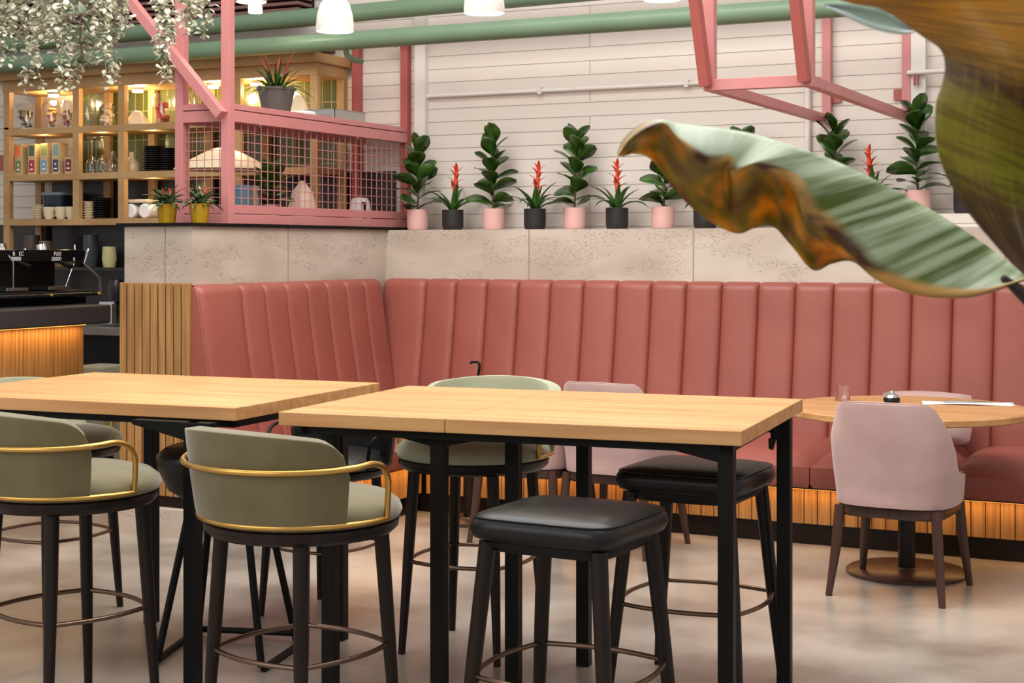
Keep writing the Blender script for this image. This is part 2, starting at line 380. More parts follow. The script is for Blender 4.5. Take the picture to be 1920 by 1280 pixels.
# ------------------------------------------------------------------ counter-height tables
TH = .94
def corner(x, y): return pxh(x, y, TH)
def btable(label, c0, c1, depth, legs, seamfrac=None):
    """c0 near left, c1 near right corners (world), table square to that edge"""
    d = (c1-c0); ln = d.length; ang = math.atan2(d.y, d.x); t = thing('bar_table', label, 'table', (c0.x, c0.y, 0), ang, None)
    if seamfrac:
        f = seamfrac*ln
        MB().mm((0, 0, TH-.042), (f-.0012, depth, TH)).build('tabletop', M_oak, t, bevel=.002)
        MB().mm((f+.0012, 0, TH-.042), (ln, depth, TH)).build('tabletop', M_oak, t, bevel=.002)
    else: MB().mm((0, 0, TH-.042), (ln, depth, TH)).build('tabletop', M_oak, t, bevel=.002)
    inv = Matrix.Rotation(-ang, 3, 'Z')
    LP = []
    for (x, D) in legs:
        q = inv@(W(_r(x)*D, D, 0)-Vector((c0.x, c0.y, 0))); LP.append(q)
        MB().mm((q.x-.0225, q.y-.0225, 0), (q.x+.0225, q.y+.0225, TH-.044)).build('leg', M_black, t, bevel=.002)
    fr = MB()
    e = .045
    fr.mm((e, e+.02, TH-.072), (ln-e, e+.05, TH-.043)); fr.mm((e, depth-e-.05, TH-.072), (ln-e, depth-e-.02, TH-.043))
    fr.mm((e, e+.02, TH-.072), (e+.03, depth-e-.02, TH-.043)); fr.mm((ln-e-.03, e+.02, TH-.072), (ln-e, depth-e-.02, TH-.043))
    for q in LP:
        for sg in (-1, 1):
            x2 = min(ln-e, max(e, q.x+sg*.22))
            if abs(x2-q.x) < .05: continue
            vs = []
            for yy in (q.y-.02, q.y+.02):
                vs += [(q.x, yy, TH-.044), (x2, yy, TH-.044), (x2, yy, TH-.058), (q.x, yy, TH-.105)]
            fr.add(vs, [(0, 1, 2, 3), (4, 7, 6, 5), (0, 4, 5, 1), (1, 5, 6, 2), (2, 6, 7, 3), (3, 7, 4, 0)])
    fr.build('under_frame', M_black, t)
    return t
rt0, rt1 = corner(522, 772), corner(1390.5, 808.3)
rt = btable('light oak counter-height table on black legs at centre, with a seam across its top', rt0, rt1, .985,
       [(824, 4.78), (1363, 4.42), (1471, 5.08), (1095, 5.38), (963, 4.98), (620, 5.0)], .385)
inv = Matrix.Rotation(-rt.rotation_euler.z, 3, 'Z')
hk = MB(); q = inv@(W(_r(1452)*5.0, 5.0, 0)-rt.location)
hk.tube([(q.x, q.y, TH-.05), (q.x, q.y, TH-.11), (q.x-.004, q.y-.02, TH-.135), (q.x-.004, q.y-.045, TH-.13), (q.x-.004, q.y-.05, TH-.10)], .006, 8)
hk.mm((q.x-.012, q.y-.004, TH-.11), (q.x+.012, q.y+.004, TH-.044)); hk.build('bag_hook', M_black, rt, smooth=40)
lt1 = corner(441, 764.6); lt0 = pxh(-160, 737, TH)
btable('light oak counter-height table on black legs, left of the seamed one', lt0, lt1, 1.0,
       [(362, 4.93), (638, 5.73), (284, 6.0), (-60, 5.5)])

# ------------------------------------------------------------------ barrel stools
def ring_legs(t, ml, mr, top=.665, rt_=.222, rb=.27, hr=.33, rl=(.022, .013)):
    pts = []
    for k in range(4):
        a = PI/4+k*PI/2
        p0 = Vector((rt_*math.cos(a), rt_*math.sin(a), top)); p1 = Vector((rb*math.cos(a), rb*math.sin(a), 0))
        b = MB(); b.tube([p0, p0.lerp(p1, .5), p1], [rl[0], (rl[0]+rl[1])/2+.002, rl[1]], 14)
        b.build('leg', ml, t, smooth=50)
        f = 1-hr/top; pts.append(p0.lerp(p1, f))
    b = MB()
    for k in range(4):
        p, q = pts[k], pts[(k+1) % 4]; mid = (p+q)/2; out = Vector((mid.x, mid.y, 0)).normalized()
        b.tube([p.lerp(q, s)+out*.035*math.sin(PI*s) for s in [i/8 for i in range(9)]], .0075, 8)
    b.build('footrest', mr, t, smooth=60)
def barrel(label, mf, group, metal=None):
    metal = metal or M_brass
    t = thing('bar_stool', label, 'stool', (0, 0, 0), 0, group)
    ring_legs(t, M_dark, M_bronze)
    MB().lathe([(0, .650), (.20, .650), (.255, .656), (.272, .672), (.275, .692), (.26, .70), (0, .70)], 48).build('seat_base', M_dark, t, smooth=40)
    MB().lathe([(.245, .690), (.276, .700), (.283, .716), (.276, .736), (.25, .756), (.19, .770), (.1, .777), (0, .779)], 48).build('seat', mf, t, smooth=80)
    TW = R(70); HTOP = .965; rows = []
    K = 36; V = 12
    for j in range(V+1):
        v = j/V; row = []
        for i in range(K+1):
            s = 2*i/K-1; th = -PI/2+s*TW
            dist = (1-abs(s))*TW*.29
            rc = .085
            cut = 0 if dist >= rc else rc-math.sqrt(max(0, rc*rc-(rc-dist)**2))
            top = HTOP-cut-.035*abs(s)**2
            z = .715+(top-.715)*v
            r = .268+.034*min(1, (z-.715)/.25)**.8
            row.append((r*math.cos(th), r*math.sin(th), z))
        rows.append(row)
    b = MB(); b.grid(rows); o = b.build('backrest', mf, t, smooth=180, solid=.046, off=0)
    k = o.modifiers.new('bevel', 'BEVEL'); k.width = .016; k.segments = 4; k.limit_method = 'ANGLE'; k.angle_limit = R(50)
    # brass: low ring and arm rail
    b = MB(); ang = [-PI/2+R(a) for a in range(-100, 101, 5)]
    b.tube([(.287*math.cos(a), .287*math.sin(a), .712) for a in ang], .0075, 10)
    b.tube([(.287*math.cos(-PI/2+s*R(100)), .287*math.sin(-PI/2+s*R(100)), .712) for s in (-1, 1)][:2][:1]+[(.286*math.cos(-PI/2-R(101)), .286*math.sin(-PI/2-R(101)), .712)], .008, 8)
    b.build('base_ring', metal, t, smooth=60)
    pts = []
    zs = .862
    A1 = R(80); A2 = R(99)
    down = []
    for s in (-1, 1):
        seq = []
        for i in range(9):
            u = i/8; a = A1+(A2-A1)*math.sin(u*PI/2); z = zs+.012-(.075)*(1-math.cos(u*PI/2))
            seq.append((a, z))
        seq += [(A2+.01, .76), (A2, .712)]
        down.append([(s*a, z) for a, z in seq])
    midp = [(R(a), zs+.012*(abs(a)/80)**4) for a in range(-76, 77, 4)]
    allp = down[0][::-1]+midp+down[1]
    def rad(a, z): return .328 if abs(a) < R(72) else .328-.03*min(1, (abs(a)-R(72))/R(24))-.012*min(1, max(0, (zs-z)/.12))
    b = MB(); b.tube([(rad(a, z)*math.cos(-PI/2+a), rad(a, z)*math.sin(-PI/2+a), z) for a, z in allp], .0085, 10)
    b.build('arm_rail', metal, t, smooth=60)
    return t
G1 = 'barrel-back bar stools around the oak tables'
def camrot(deg): return YAW - R(deg)        # local +Y pointing deg to the right of the camera axis
s1 = barrel('olive velvet barrel stool with brass arm rail, back to camera, between the two oak tables', M_velvet, G1)
p = W(_r(566)*4.36, 4.36, 0); s1.location = p; s1.rotation_euler.z = camrot(38)
p = W(_r(130)*4.83, 4.83, 0); dup(s1, p, camrot(42), 'olive velvet barrel stool with brass rail, back to camera, cut by the left edge')
s4 = barrel('sage green barrel stool behind the seamed oak table, facing the camera', M_sage, G1)
p = W(_r(888)*5.62, 5.62, 0); s4.location = p; s4.rotation_euler.z = camrot(206)
p = W(_r(95)*6.2, 6.2, 0); dup(s4, p, camrot(122), 'sage green barrel stool on the far side of the left oak table').scale = (1, 1, .95)
s5 = barrel('black leather barrel stool on dark legs behind the corner where the oak tables meet', M_bleather, G1, M_black)
p = W(_r(608)*6.15, 6.15, 0); s5.location = p; s5.rotation_euler.z = camrot(214); s5.scale = (.92, .92, .84)
# black shell chair on a tube base
t = thing('shell_stool', 'black shell stool on a bent tube floor frame behind the left oak table', 'stool', W(_r(428)*5.52, 5.52, 0), camrot(190))
MB().lathe([(.0, .52), (.10, .53), (.20, .60), (.235, .68), (.24, .72), (.21, .745), (0, .755)], 32, exp=2.6).build('seat', M_bleather, t, smooth=60)
b = MB()
b.tube([(-.2, .2, .012), (-.22, -.16, .012), (-.2, -.22, .03), (.2, -.22, .03), (.22, -.16, .012), (.2, .2, .012)], .012, 8)
b.build('floor_frame', M_black, t, smooth=60)
b = MB()
for sx in (-1, 1):
    for sy in (-1, 1): b.tube([(sx*.19, sy*.19, .014), (sx*.10, sy*.10, .56)], .014, 8)
b.build('leg_frame', M_black, t, smooth=60)

# square black stools
def sqstool(label, group):
    t = thing('bar_stool', label, 'stool', (0, 0, 0), 0, group)
    ring_legs(t, M_dark, M_bronze, top=.66, rt_=.235, rb=.315, hr=.30, rl=(.024, .015))
    MB().lathe([(0, .635), (.175, .635), (.19, .65), (.19, .668), (0, .668)], 48, exp=6).build('seat_base', M_black, t, smooth=40)
    MB().lathe([(0, .66), (.185, .662), (.212, .672), (.223, .695), (.218, .716), (.205, .733), (.16, .742), (.08, .746), (0, .747)], 64, exp=7).build('seat', M_bleather, t, smooth=80)
    pts = []
    b = MB(); n = 64
    for k in range(n):
        a = 2*PI*k/n; q = (abs(math.cos(a))**7+abs(math.sin(a))**7)**(-1/7); pts.append((.212*q*math.cos(a), .212*q*math.sin(a), .7275))
    b.tube(pts, .0022, 6, closed=True).build('piping', M_bleather, LAST[0], smooth=60)
    return t
G2 = 'square black leather stools by the seamed table'
b1 = sqstool('backless square black leather stool, nearest the camera in front of the seamed oak table', G2)
b1.location = W(_r(1070)*4.24, 4.24, 0); b1.rotation_euler.z = camrot(29)
dup(b1, W(_r(1306)*5.10, 5.10, 0), camrot(27), 'backless square black leather stool tucked behind the seamed oak table')

# ------------------------------------------------------------------ blush dining chairs
def pchair(label, group):
    t = thing('dining_chair', label, 'chair', (0, 0, 0), 0, group)
    K = 44; V = 16; rows = []
    def plan(s):      # s -1..1 along U : returns x,y
        a = s*R(122)
        e = 3.2
        cx, cy = math.sin(a), -math.cos(a)
        q = (abs(cx)**e+abs(cy)**e)**(-1/e)
        return cx*q, cy*q
    for j in range(V+1):
        v = j/V; row = []
        for i in range(K+1):
            s = 2*i/K-1; cx, cy = plan(s); u = abs(s)
            if u < .38: top = .815-.006*(u/.38)**2
            elif u < .69:
                k = (u-.38)/.31; k = k**.8; k = k*k*(3-2*k); top = .809-.295*k
            else:
                k = (u-.69)/.31; top = .514-.012*k-.085*max(0, (k-.6)/.4)**2.2
            z = .385+(top-.385)*v
            wx = .222+.022*math.sin(min(1, (z-.385)/.30)*PI/2)-.035*max(0, (z-.66)/.15)
            wy = .235-.012*v
            y = cy*wy-.05*max(0, (z-.45)/.36)
            row.append((cx*wx, y, z))
        rows.append(row)
    b = MB(); b.grid(rows); o = b.build('shell', M_pinkfab, t, smooth=180, solid=.045)
    k = o.modifiers.new('bevel', 'BEVEL'); k.width = .016; k.segments = 4; k.limit_method = 'ANGLE'; k.angle_limit = R(50)
    top = rows[-1]; b = MB(); b.tube([(p[0]*1.045, p[1]*1.045, p[2]+.004) for p in top][2:-2], .0028, 6); b.build('piping', M_pinkfab, o, smooth=60)
    MB().lathe([(0, .38), (.20, .385), (.215, .41), (.21, .45), (.17, .468), (0, .474)], 48, exp=4).build('seat', M_pinkfab, t, smooth=70)
    MB().lathe([(0, .335), (.218, .335), (.226, .345), (.226, .372), (.22, .384), (0, .384)], 48, exp=5).build('seat_frame', M_walnut, t, smooth=40)
    for sx in (-1, 1):
        for sy in (-1, 1):
            b = MB(); b.tube([(sx*.20, sy*.20, .375), (sx*.213, sy*.215, .2), (sx*.235, sy*.245, 0)], [.022, .021, .0135], 14)
            b.build('leg', M_walnut, t, smooth=50)
    return t
G3 = 'blush upholstered dining chairs near the bench'
c1 = pchair('blush pink upholstered dining chair, back to camera, at the round table', G3)
c1.location = W(_r(1688)*6.56, 6.56, 0); c1.rotation_euler.z = camrot(29)
dup(c1, W(_r(1168)*7.50, 7.50, 0), camrot(30), 'blush pink dining chair half hidden behind the centre table and rear black stool')
dup(c1, W(_r(1002)*7.72, 7.72, 0), camrot(28), 'blush pink dining chair mostly hidden behind the sage stool back')

# ------------------------------------------------------------------ round tables
def rtable(label, loc, r, base=.25):
    t = thing('round_table', label, 'table', loc, 0)
    MB().lathe([(0, .708), (r-.012, .708), (r, .714), (r, .736), (r-.006, .742), (0, .742)], 72).build('tabletop', M_oak, t, smooth=30)
    MB().lathe([(0, .69), (.16, .69), (.16, .708), (0, .708)], 24).tube([(0, 0, .02), (0, 0, .695)], .038, 24).build('column', M_dark, t, smooth=40)
    MB().lathe([(base, 0), (base, .014), (base-.012, .022), (.05, .024), (.045, .03), (0, .03)], 56).build('base', M_walnut, t, smooth=40)
    return t
tc_ = W(_r(1700)*6.90, 6.90, 0)
rtable('round oak dining table on a dark disc pedestal, in front of the bench', tc_, .535, .265)
t2 = W(_r(882)*8.2, 8.2, 0)
rtable('small round oak table hidden behind the sage green stool', t2, .18, .18)
# things on the round table
q = pxh(1580, 751, .742); t = thing('tumbler', 'clear glass tumbler standing on the round oak table', 'glass', q)
MB().lathe([(0, 0), (.030, 0), (.033, .004), (.037, .072), (.0355, .072), (.0315, .012), (0, .010)], 40).build('body', M_glass, t, smooth=50)
q = pxh(1672, 755, .742); t = thing('sugar_pot', 'small glossy black lidded pot on the round table', 'pot', q)
MB().lathe([(0, 0), (.032, 0), (.038, .008), (.038, .018), (.033, .026), (0, .026)], 32).build('body', mat('gloss_black', srgb(14, 13, 14), .12), t, smooth=50)
MB().lathe([(.033, .026), (.028, .036), (.018, .044), (.010, .046), (.010, .052), (.006, .056), (0, .057)], 32).build('lid', M_chrome, t, smooth=50)
q = pxh(1815, 758, .742); t = thing('napkin', 'folded white paper napkin lying on the round table', 'napkin', q, camrot(100))
rows = [[(x*.045, y*.20, .002+.003*math.sin(3*y+2*x)) for x in (-1, -.5, 0, .5, 1)] for y in [k/8-1 for k in range(17)]]
MB().grid(rows).build('sheet', M_napkin, t, solid=.004, off=1, smooth=60)
q2 = q+Vector((-.02, .015, .008))
t = thing('fork', 'steel fork lying on the white napkin', 'cutlery', q2, camrot(98))
b = MB(); b.tube([(0, -.09, .002), (0, -.02, .002), (0, .04, .004)], [.0045, .003, .003], 8)
b.mm((-.011, .04, .002), (.011, .06, .005))
for k in range(4): b.mm((-.011+k*.0062, .06, .002), (-.008+k*.0062, .10, .005))
b.build('body', M_steel, t, smooth=40)
t = thing('knife', 'steel table knife lying beside the fork on the napkin', 'cutlery', q2+Vector((.012, .012, .0)), camrot(98))
MB().tube([(0.02, -.10, .003), (.02, 0, .003)], .0045, 8).mm((.012, 0, .001), (.028, .11, .004)).build('body', M_steel, t, smooth=40)
q = pxh(893, 730, .742); q = Vector((t2.x-.06, t2.y, .742))
t = thing('sign_holder', 'small black bent-neck holder sticking up behind the sage stool', 'holder', (pxD(895, 720, 8.2).x, pxD(895, 720, 8.2).y, .742))
b = MB(); b.lathe([(0, 0), (.035, 0), (.035, .01), (0, .012)], 24); b.tube([(0, 0, .01), (.012, 0, .07), (.012, 0, .095), (0, 0, .105), (-.03, -.01, .104), (-.034, -.01, .095)], .0075, 10)
b.build('body', M_black, t, smooth=50)

# ------------------------------------------------------------------ pink cage on the partition
CX0, CX1, CY0, CY1 = -5.205, -4.905, 6.65, 8.53
Z0, ZM = HT+.018, 2.115
cg = thing('plant_cage', 'pink steel frame with wire mesh sides standing on the partition below the pipes', 'frame', (-5.05, 7.6, Z0))
pw = .052
for (x, y, zt) in ((CX1, CY0, 4.0), (CX0, CY0, 4.0)):
    MB().mm((x-pw/2, y-pw/2, Z0), (x+pw/2, y+pw/2, zt)).build('post', M_pinksteel, cg, world=True, bevel=.002)
for (x, y, zt) in ((CX1, CY1-.01, 2.83), (-5.265, CY1-.01, 2.83)):
    MB().mm((x-pw/2, y-pw/2, Z0), (x+pw/2, y+pw/2, zt)).build('post', M_redsteel, cg, world=True, bevel=.002)
h_ = pw/2
for z0, z1, o in ((Z0+.001, Z0+.05, .001), (Z0+.055, Z0+.10, .007), (ZM, ZM+.06, .001), (ZM+.065, ZM+.095, .002)):
    a = h_-o
    MB().mm((CX1-a, CY0+h_, z0), (CX1+a, CY1-h_-.01, z1)).build('rail', M_pinksteel, cg, world=True, bevel=.002)
    MB().mm((CX0-a, CY0+h_, z0), (CX0+a, CY1-h_-.01, z1)).build('rail', M_pinksteel, cg, world=True, bevel=.002)
    MB().mm((CX0+h_, CY0-a, z0), (CX1-h_, CY0+a, z1)).build('rail', M_pinksteel, cg, world=True, bevel=.002)
MB().mm((CX0+h_, CY0+h_, ZM+.0955), (CX1-h_, CY1-h_-.02, ZM+.103)).build('top_shelf', M_pinksteel, cg, world=True)
MB().bar((CX1, CY0-.053, ZM+.03), (CX1-.72, CY0-.053, ZM+.03+.76), .052, .052).build('brace', M_pinksteel, cg, world=True, bevel=.002)
b = MB(); wr = .0035
ny = 31
for i in range(1, ny): y = CY0+(CY1-CY0)*i/ny; b.mm((CX1-wr, y-wr/2, Z0+.09), (CX1, y+wr/2, ZM+.01))
for i in range(1, 9): z = Z0+.09+(ZM-Z0-.09)*i/9; b.mm((CX1-wr, CY0, z-wr/2), (CX1, CY1, z+wr/2))
b.build('wire_mesh', M_pinksteel, cg, world=True)
b = MB()
for i in range(1, 6): x = CX0+(CX1-CX0)*i/6; b.mm((x-wr/2, CY0-wr, Z0+.09), (x+wr/2, CY0, ZM+.01))
for i in range(1, 9): z = Z0+.09+(ZM-Z0-.09)*i/9; b.mm((CX0, CY0-wr, z-wr/2), (CX1, CY0, z+wr/2))
b.build('wire_mesh', M_pinksteel, cg, world=True)
b = MB()
for y in (6.9, 7.35, 7.9): b.lathe([(0, 0), (.008, .0), (.008, .004), (0, .006)], 12, c=(CX1+pw/2, y, ZM-.01))
b.build('screw_head', M_chrome, cg, world=True)

# hanging pink frame on the right
HX0, HX1, HY0, HY1, HZ = -2.20, -1.76, 6.50, 8.53, 2.14
hf = thing('hanging_rack', 'open pink steel box frame hanging from above, right of the pendant lamps', 'rack', (-1.98, 7.5, 4.4))
pw2 = .048
for x in (HX0, HX1):
    MB().mm((x-pw2/2, HY0-pw2/2, HZ), (x+pw2/2, HY0+pw2/2, 4.4)).build('post', M_pinksteel, hf, world=True, bevel=.002)
    MB().mm((x-pw2/2, HY1-pw2/2-.01, HZ), (x+pw2/2, HY1+pw2/2-.01, 4.0)).build('post', M_pinksteel, hf, world=True, bevel=.002)
    MB().mm((x-pw2/2+.001, HY0+pw2/2, HZ+.001), (x+pw2/2-.001, HY1-pw2/2-.01, HZ+.048)).build('rail', M_pinksteel, hf, world=True, bevel=.002)
    MB().bar((x-.005, HY0-.045, HZ+.02), (x-.06, HY0-.55, HZ+1.75), .046, .046).build('brace', M_redsteel, hf, world=True, bevel=.002)  # redder than the posts: shaded underside of pink steel put into the colour
    s = 1 if x == HX0 else -1
    MB().mm((x+s*.025, HY1-.0, HZ+.12), (x+s*.075, HY1+.015, HZ+.18)).build('wall_plate', M_redsteel, hf, world=True)
MB().mm((HX0+pw2/2, HY0-pw2/2+.001, HZ+.001), (HX1-pw2/2, HY0+pw2/2-.001, HZ+.05)).build('rail', M_pinksteel, hf, world=True, bevel=.002)

# ------------------------------------------------------------------ pipes and conduits
def pipe(name, label, p, q, r, m, cat='pipe', clips=(), group=None):
    t = thing(name, label, cat, (Vector(p)+Vector(q))/2, 0, group)
    MB().tube([p, q], r, 24).build('tube', m, t, smooth=50, world=True)
    for c in clips:
        b = MB(); b.tube([(c, p[1]+r*.6, p[2]-r*.5), (c, p[1]+r, p[2]-r*1.5), (c+.02, p[1]+r+.05, p[2]-r*1.9), (c+.03, p[1]+r+.12, p[2]-r*1.9)], .018, 8)
        b.build('bracket', m, t, smooth=50, world=True)
    return t
def yz(X, x0, x1, a, b): return a+(b-a)*(X-x0)/(x1-x0)
pipe('green_pipe', 'green painted pipe running just above the wooden shelf unit, the lower one', (-12.5, 8.0, 2.708), (3.5, 8.0, 2.708), .055, M_green, clips=(-5.05,), group='green painted pipes')
pipe('green_pipe', 'green painted pipe near the ceiling, the upper one', (-12.5, 8.28, 2.84), (3.5, 8.28, 3.02), .056, M_green, clips=(-4.97,), group='green painted pipes')
struct('trim_8', MB().mm((-12, 8.38, 2.72), (-5.45, WY, 2.80)), M_mauve, 'dusty dark red beam between the green pipes')
c0, c1_ = pxY(797, 181, WY-.02), pxY(1515, 150, WY-.02)
t = pipe('conduit', 'thin white conduit running level across the blockwork wall', (c0.x, WY-.02, 2.405), (c1_.x, WY-.02, 2.405), .012, M_white, 'pipe', group=None)
for x in (1013, 1288):
    X = pxY(x, 170, WY-.02).x; MB().mm((X-.012, WY-.04, 2.385), (X+.012, WY, 2.43)).build('saddle_clip', M_white, t, world=True)
X = lx(797, WY-.02); pipe('conduit', 'white vertical conduit beside the pilaster near the pink cage', (X, WY-.02, 1.60), (X, WY-.02, 4.0), .012, M_white)
X = lx(1515, WY-.02); pipe('conduit', 'white vertical conduit just left of the hanging pink frame', (X, WY-.025, 1.60), (X, WY-.025, 4.0), .018, M_white)
X = lx(1702, WY-.06); t = pipe('conduit', 'white level conduit at the right with a small red valve', (X, WY-.07, 2.40), (X+1.6, WY-.07, 2.40), .013, M_white)
MB().mm((X+.035, WY-.085, 2.33), (X+.043, WY-.065, 2.385)).mm((X+.052, WY-.085, 2.33), (X+.060, WY-.065, 2.385)).build('valve', M_redsteel, t, world=True)
q = pxY(953, 372, WY); t = thing('wall_socket', 'round white wall fitting behind the pink-potted plants', 'fitting', (q.x, WY, q.z))
b = MB(); b.tube([(0, 0, 0), (0, -.03, 0)], .045, 28); b.build('housing', M_white, t, smooth=40, bevel=.006)
b = MB(); b.tube([(0, -.03, 0), (0, -.034, 0)], .022, 20); b.build('socket', M_steel, t, smooth=40)

# ------------------------------------------------------------------ pendant lamps
def pendant(label, x, y, D, r, h, rim=None):
    q = pxD(x, y, D); t = thing('pendant_lamp', label, 'lamp', q, 0, 'speckled white pendant lamps')
    pr = [(r, 0), (r*1.02, h*.12), (r*.96, h*.45), (r*.80, h*.75), (r*.55, h*.93), (r*.3, h), (r*.28, h*1.12), (0, h*1.13)]
    inn = [(r*.2, h*.85), (r*.7, h*.7), (r*.88, h*.4), (r*.94, 0)]
    MB().lathe([(0, h*.86)]+inn+pr, 40).build('shade', M_lampc, t, smooth=50)
    MB().lathe([(0, .03), (.05, .03), (.06, .045), (.03, .07), (0, .075)], 20).build('bulb', M_bulb, t, smooth=60)
    MB().tube([(0, 0, h*1.1), (0, 0, h*1.1+1.0)], .004, 6).build('cable', M_white, t)
    l = bpy.data.lights.new('pendant_glow', 'POINT'); l.energy = 5; l.color = (1, .86, .66); l.shadow_soft_size = .05
    o = bpy.data.objects.new('pendant_glow', l); COL.objects.link(o); o.location = q+Vector((0, 0, -.02))
    return t
pendant('speckled white bell pendant lamp hanging in front of the green pipes, fully visible', 628, 59, 7.2, .087, .165)
pendant('speckled white pendant lamp cropped by the top edge, right of the fully visible one', 908, 25, 6.9, .09, .165)
pendant('small pendant lamp at the top edge above the pink cage', 471, 4, 9.2, .09, .15)
pendant('pendant lamp just peeking in at the top edge left of the hanging frame', 1241, 0, 7.4, .09, .165)
t = thing('ceiling_spotlight', 'small white track spotlight glowing behind the pink cage posts', 'lamp', pxD(479, 24, 9.3))
MB().lathe([(.0, .0), (.045, 0), (.04, .09), (.0, .1)], 24).build('body', M_white, t, smooth=40)
MB().lathe([(0, -.002), (.04, -.002), (.04, .0), (0, 0)], 24).build('lens', M_bulb, t)

# ------------------------------------------------------------------ plants
def pot(t, r, h, m, soil=True):
    po = MB().lathe([(0, 0), (r*.78, 0), (r*.9, h*.03), (r*.99, h*.18), (r, h*.4), (r, h), (r*.94, h), (r*.93, h*.85), (0, h*.85)], 36).build('pot', m, t, smooth=40)
    MB().lathe([(0, h*.86), (r*.93, h*.86)], 24).build('soil', M_soil, po)
def fig(label, loc, seed, hh=.40, group='fiddle-leaf plants in pink pots', sc=1.0, rp=.066, hp=.128):
    t = thing('potted_fig', label, 'plant', loc, 0, group); rd = random.Random(seed)
    pot(t, rp, hp, M_potp)
    st = []; x = y = 0
    for i in range(7): st.append((x, y, hp*.8+(hh-.05)*i/6)); x += rd.uniform(-.008, .008); y += rd.uniform(-.006, .006)
    MB().tube(st, [.007-.0006*i for i in range(7)], 8).build('stem', mat_stem, t, smooth=60)
    b = MB(); n = 19; az = rd.uniform(0, 6)
    for i in range(n):
        f = i/(n-1); z = hp*1.0+(hh-.06)*f; az += 2.4+rd.uniform(-.3, .3)
        L = (.165-.03*f+rd.uniform(-.015, .02))*sc; el = R(6+48*f+rd.uniform(-10, 14))
        k = min(6, int(f*6)); b.blade((st[k][0], st[k][1], z), az, L, L*.88, el+.25, R(45-20*f), 8, 'ob', rd.uniform(-.7, .7), .15)
    b.build('foliage', M_leaf, t, smooth=60, solid=.0014)
    return t
mat_stem = mat('plant_stem', srgb(84, 62, 40), .7)
def brom(label, loc, seed, group='red bromeliads in black pots', rp=.066, hp=.125, m=None):
    t = thing('potted_bromeliad', label, 'plant', loc, 0, group); rd = random.Random(seed)
    pot(t, rp, hp, m or M_potb)
    b = MB(); n = 12
    for i in range(n):
        f = i/(n-1); az = i*2.4+rd.uniform(-.3, .3); L = rd.uniform(.21, .30)*(1-.25*f)
        b.blade((math.cos(az)*.012, math.sin(az)*.012, hp*.86), az, L, .050, R(42+40*f+rd.uniform(-8, 8)), R(95-60*f), 8, 'lance', 0, .35)
    b.build('foliage', M_leaf2, t, smooth=60, solid=.001)
    tp = hp+.19+rd.uniform(-.02, .03); lean = rd.uniform(-.025, .035)
    MB().tube([(0, 0, hp*.9), (lean*.5, 0, tp)], [.008, .006], 8).build('stem', M_leaf2, t, smooth=60)
    b = MB()
    b.tube([(lean*.3, 0, hp+.09), (lean*.6, 0, hp+.17), (lean, 0, hp+.24)], [.011, .012, .005], 10)
    for i in range(11):
        f = i/10; az = i*2.4; b.blade((lean*(.3+.5*f), 0, hp+.10+f*.13), az, .070+.018*(1-f), .030, R(52+26*f), R(50), 5, 'lance', 0, .3)
    b.build('flower', M_red, t, smooth=60, solid=.0012)
    return t
LY = 8.36
def onledge(x, raise_=0): X = lx(x, LY); return (X, LY, HT+raise_)
ordn = ['beside the pink cage', 'the second from the cage', 'the third from the cage', 'half covered by banana leaf']
for i, x in enumerate((783, 925, 1077, 1243)):
    fig('fiddle-leaf plant in pale pink pot on the ledge, '+ordn[i], onledge(x), 11+i*3, (.42, .44, .46, .40)[i])
fig('fiddle-leaf plant mostly hidden behind the banana leaf, only a leaf tip showing', onledge(1400), 71, .40)
fig('fiddle-leaf plant rising above the banana leaf under the hanging frame', onledge(1563), 42, .46)
ordb = ['first from the pink cage', 'second from the pink cage', 'its flower by the leaf tip', 'half hidden under the banana leaf']
for i, x in enumerate((849, 1003, 1157, 1322)):
    brom('red bromeliad in black pot on the ledge, '+ordb[i], onledge(x), 5+i)
brom('red bromeliad hidden behind the wide green part of the banana leaf', onledge(1478), 33)
brom('red bromeliad with only its flower showing between two fig plants at right', onledge(1635, .04), 21)
struct('trim_9', MB().mm((lx(1668, YB), YB+.04, HT), (4, WY, HT+.07)), M_wall, 'low white step along the ledge at right')
fig('tall fiddle-leaf plant in a pink pot near the big hanging banana leaf', onledge(1722, .07), 55, .45)
brom('red bromeliad in a black pot beside the big hanging leaf at right', onledge(1812, .07), 27)
fig('fiddle-leaf plant on the ledge behind the big hanging leaf', onledge(1900, .07), 57, .42)

# potted bromeliad on the cage
q = pxX(518, 216, -5.06); t = thing('potted_bromeliad', 'large bromeliad in a grey ribbed pot standing on top of the pink cage', 'plant', (q.x, q.y, ZM+.103))
b = MB(); n = 48; prof = [(0, 0), (.075, 0), (.08, .01), (.105, .125), (.112, .128), (.114, .142), (.104, .142), (.10, .12), (0, .12)]
b.lathe(prof, 56); b.build('pot', M_potgrey, t, smooth=35)
MB().lathe([(0, .121), (.10, .121)], 24).build('soil', M_soil, t)
b = MB(); rd = random.Random(8)
for i in range(40):
    f = i/39; az = i*2.4; b.blade((math.cos(az)*.03, math.sin(az)*.03, .12), az, rd.uniform(.17, .26)*(1-.2*f), .024, R(18+62*f), R(85-60*f), 8, 'lance', 0, .35)
b.build('foliage', M_leaf, t, smooth=60, solid=.001)
b = MB()
for i, (a, L) in enumerate(((.2, .22), (2.0, .2), (3.3, .2), (4.6, .19), (5.6, .17))): b.blade((math.cos(a)*.03, math.sin(a)*.03, .15), a, L, .026, R(72), R(10), 6, 'lance', 0, .5)
b.build('flower', mat('dusky_red_bract', srgb(158, 52, 52), .5), t, smooth=60, solid=.002)
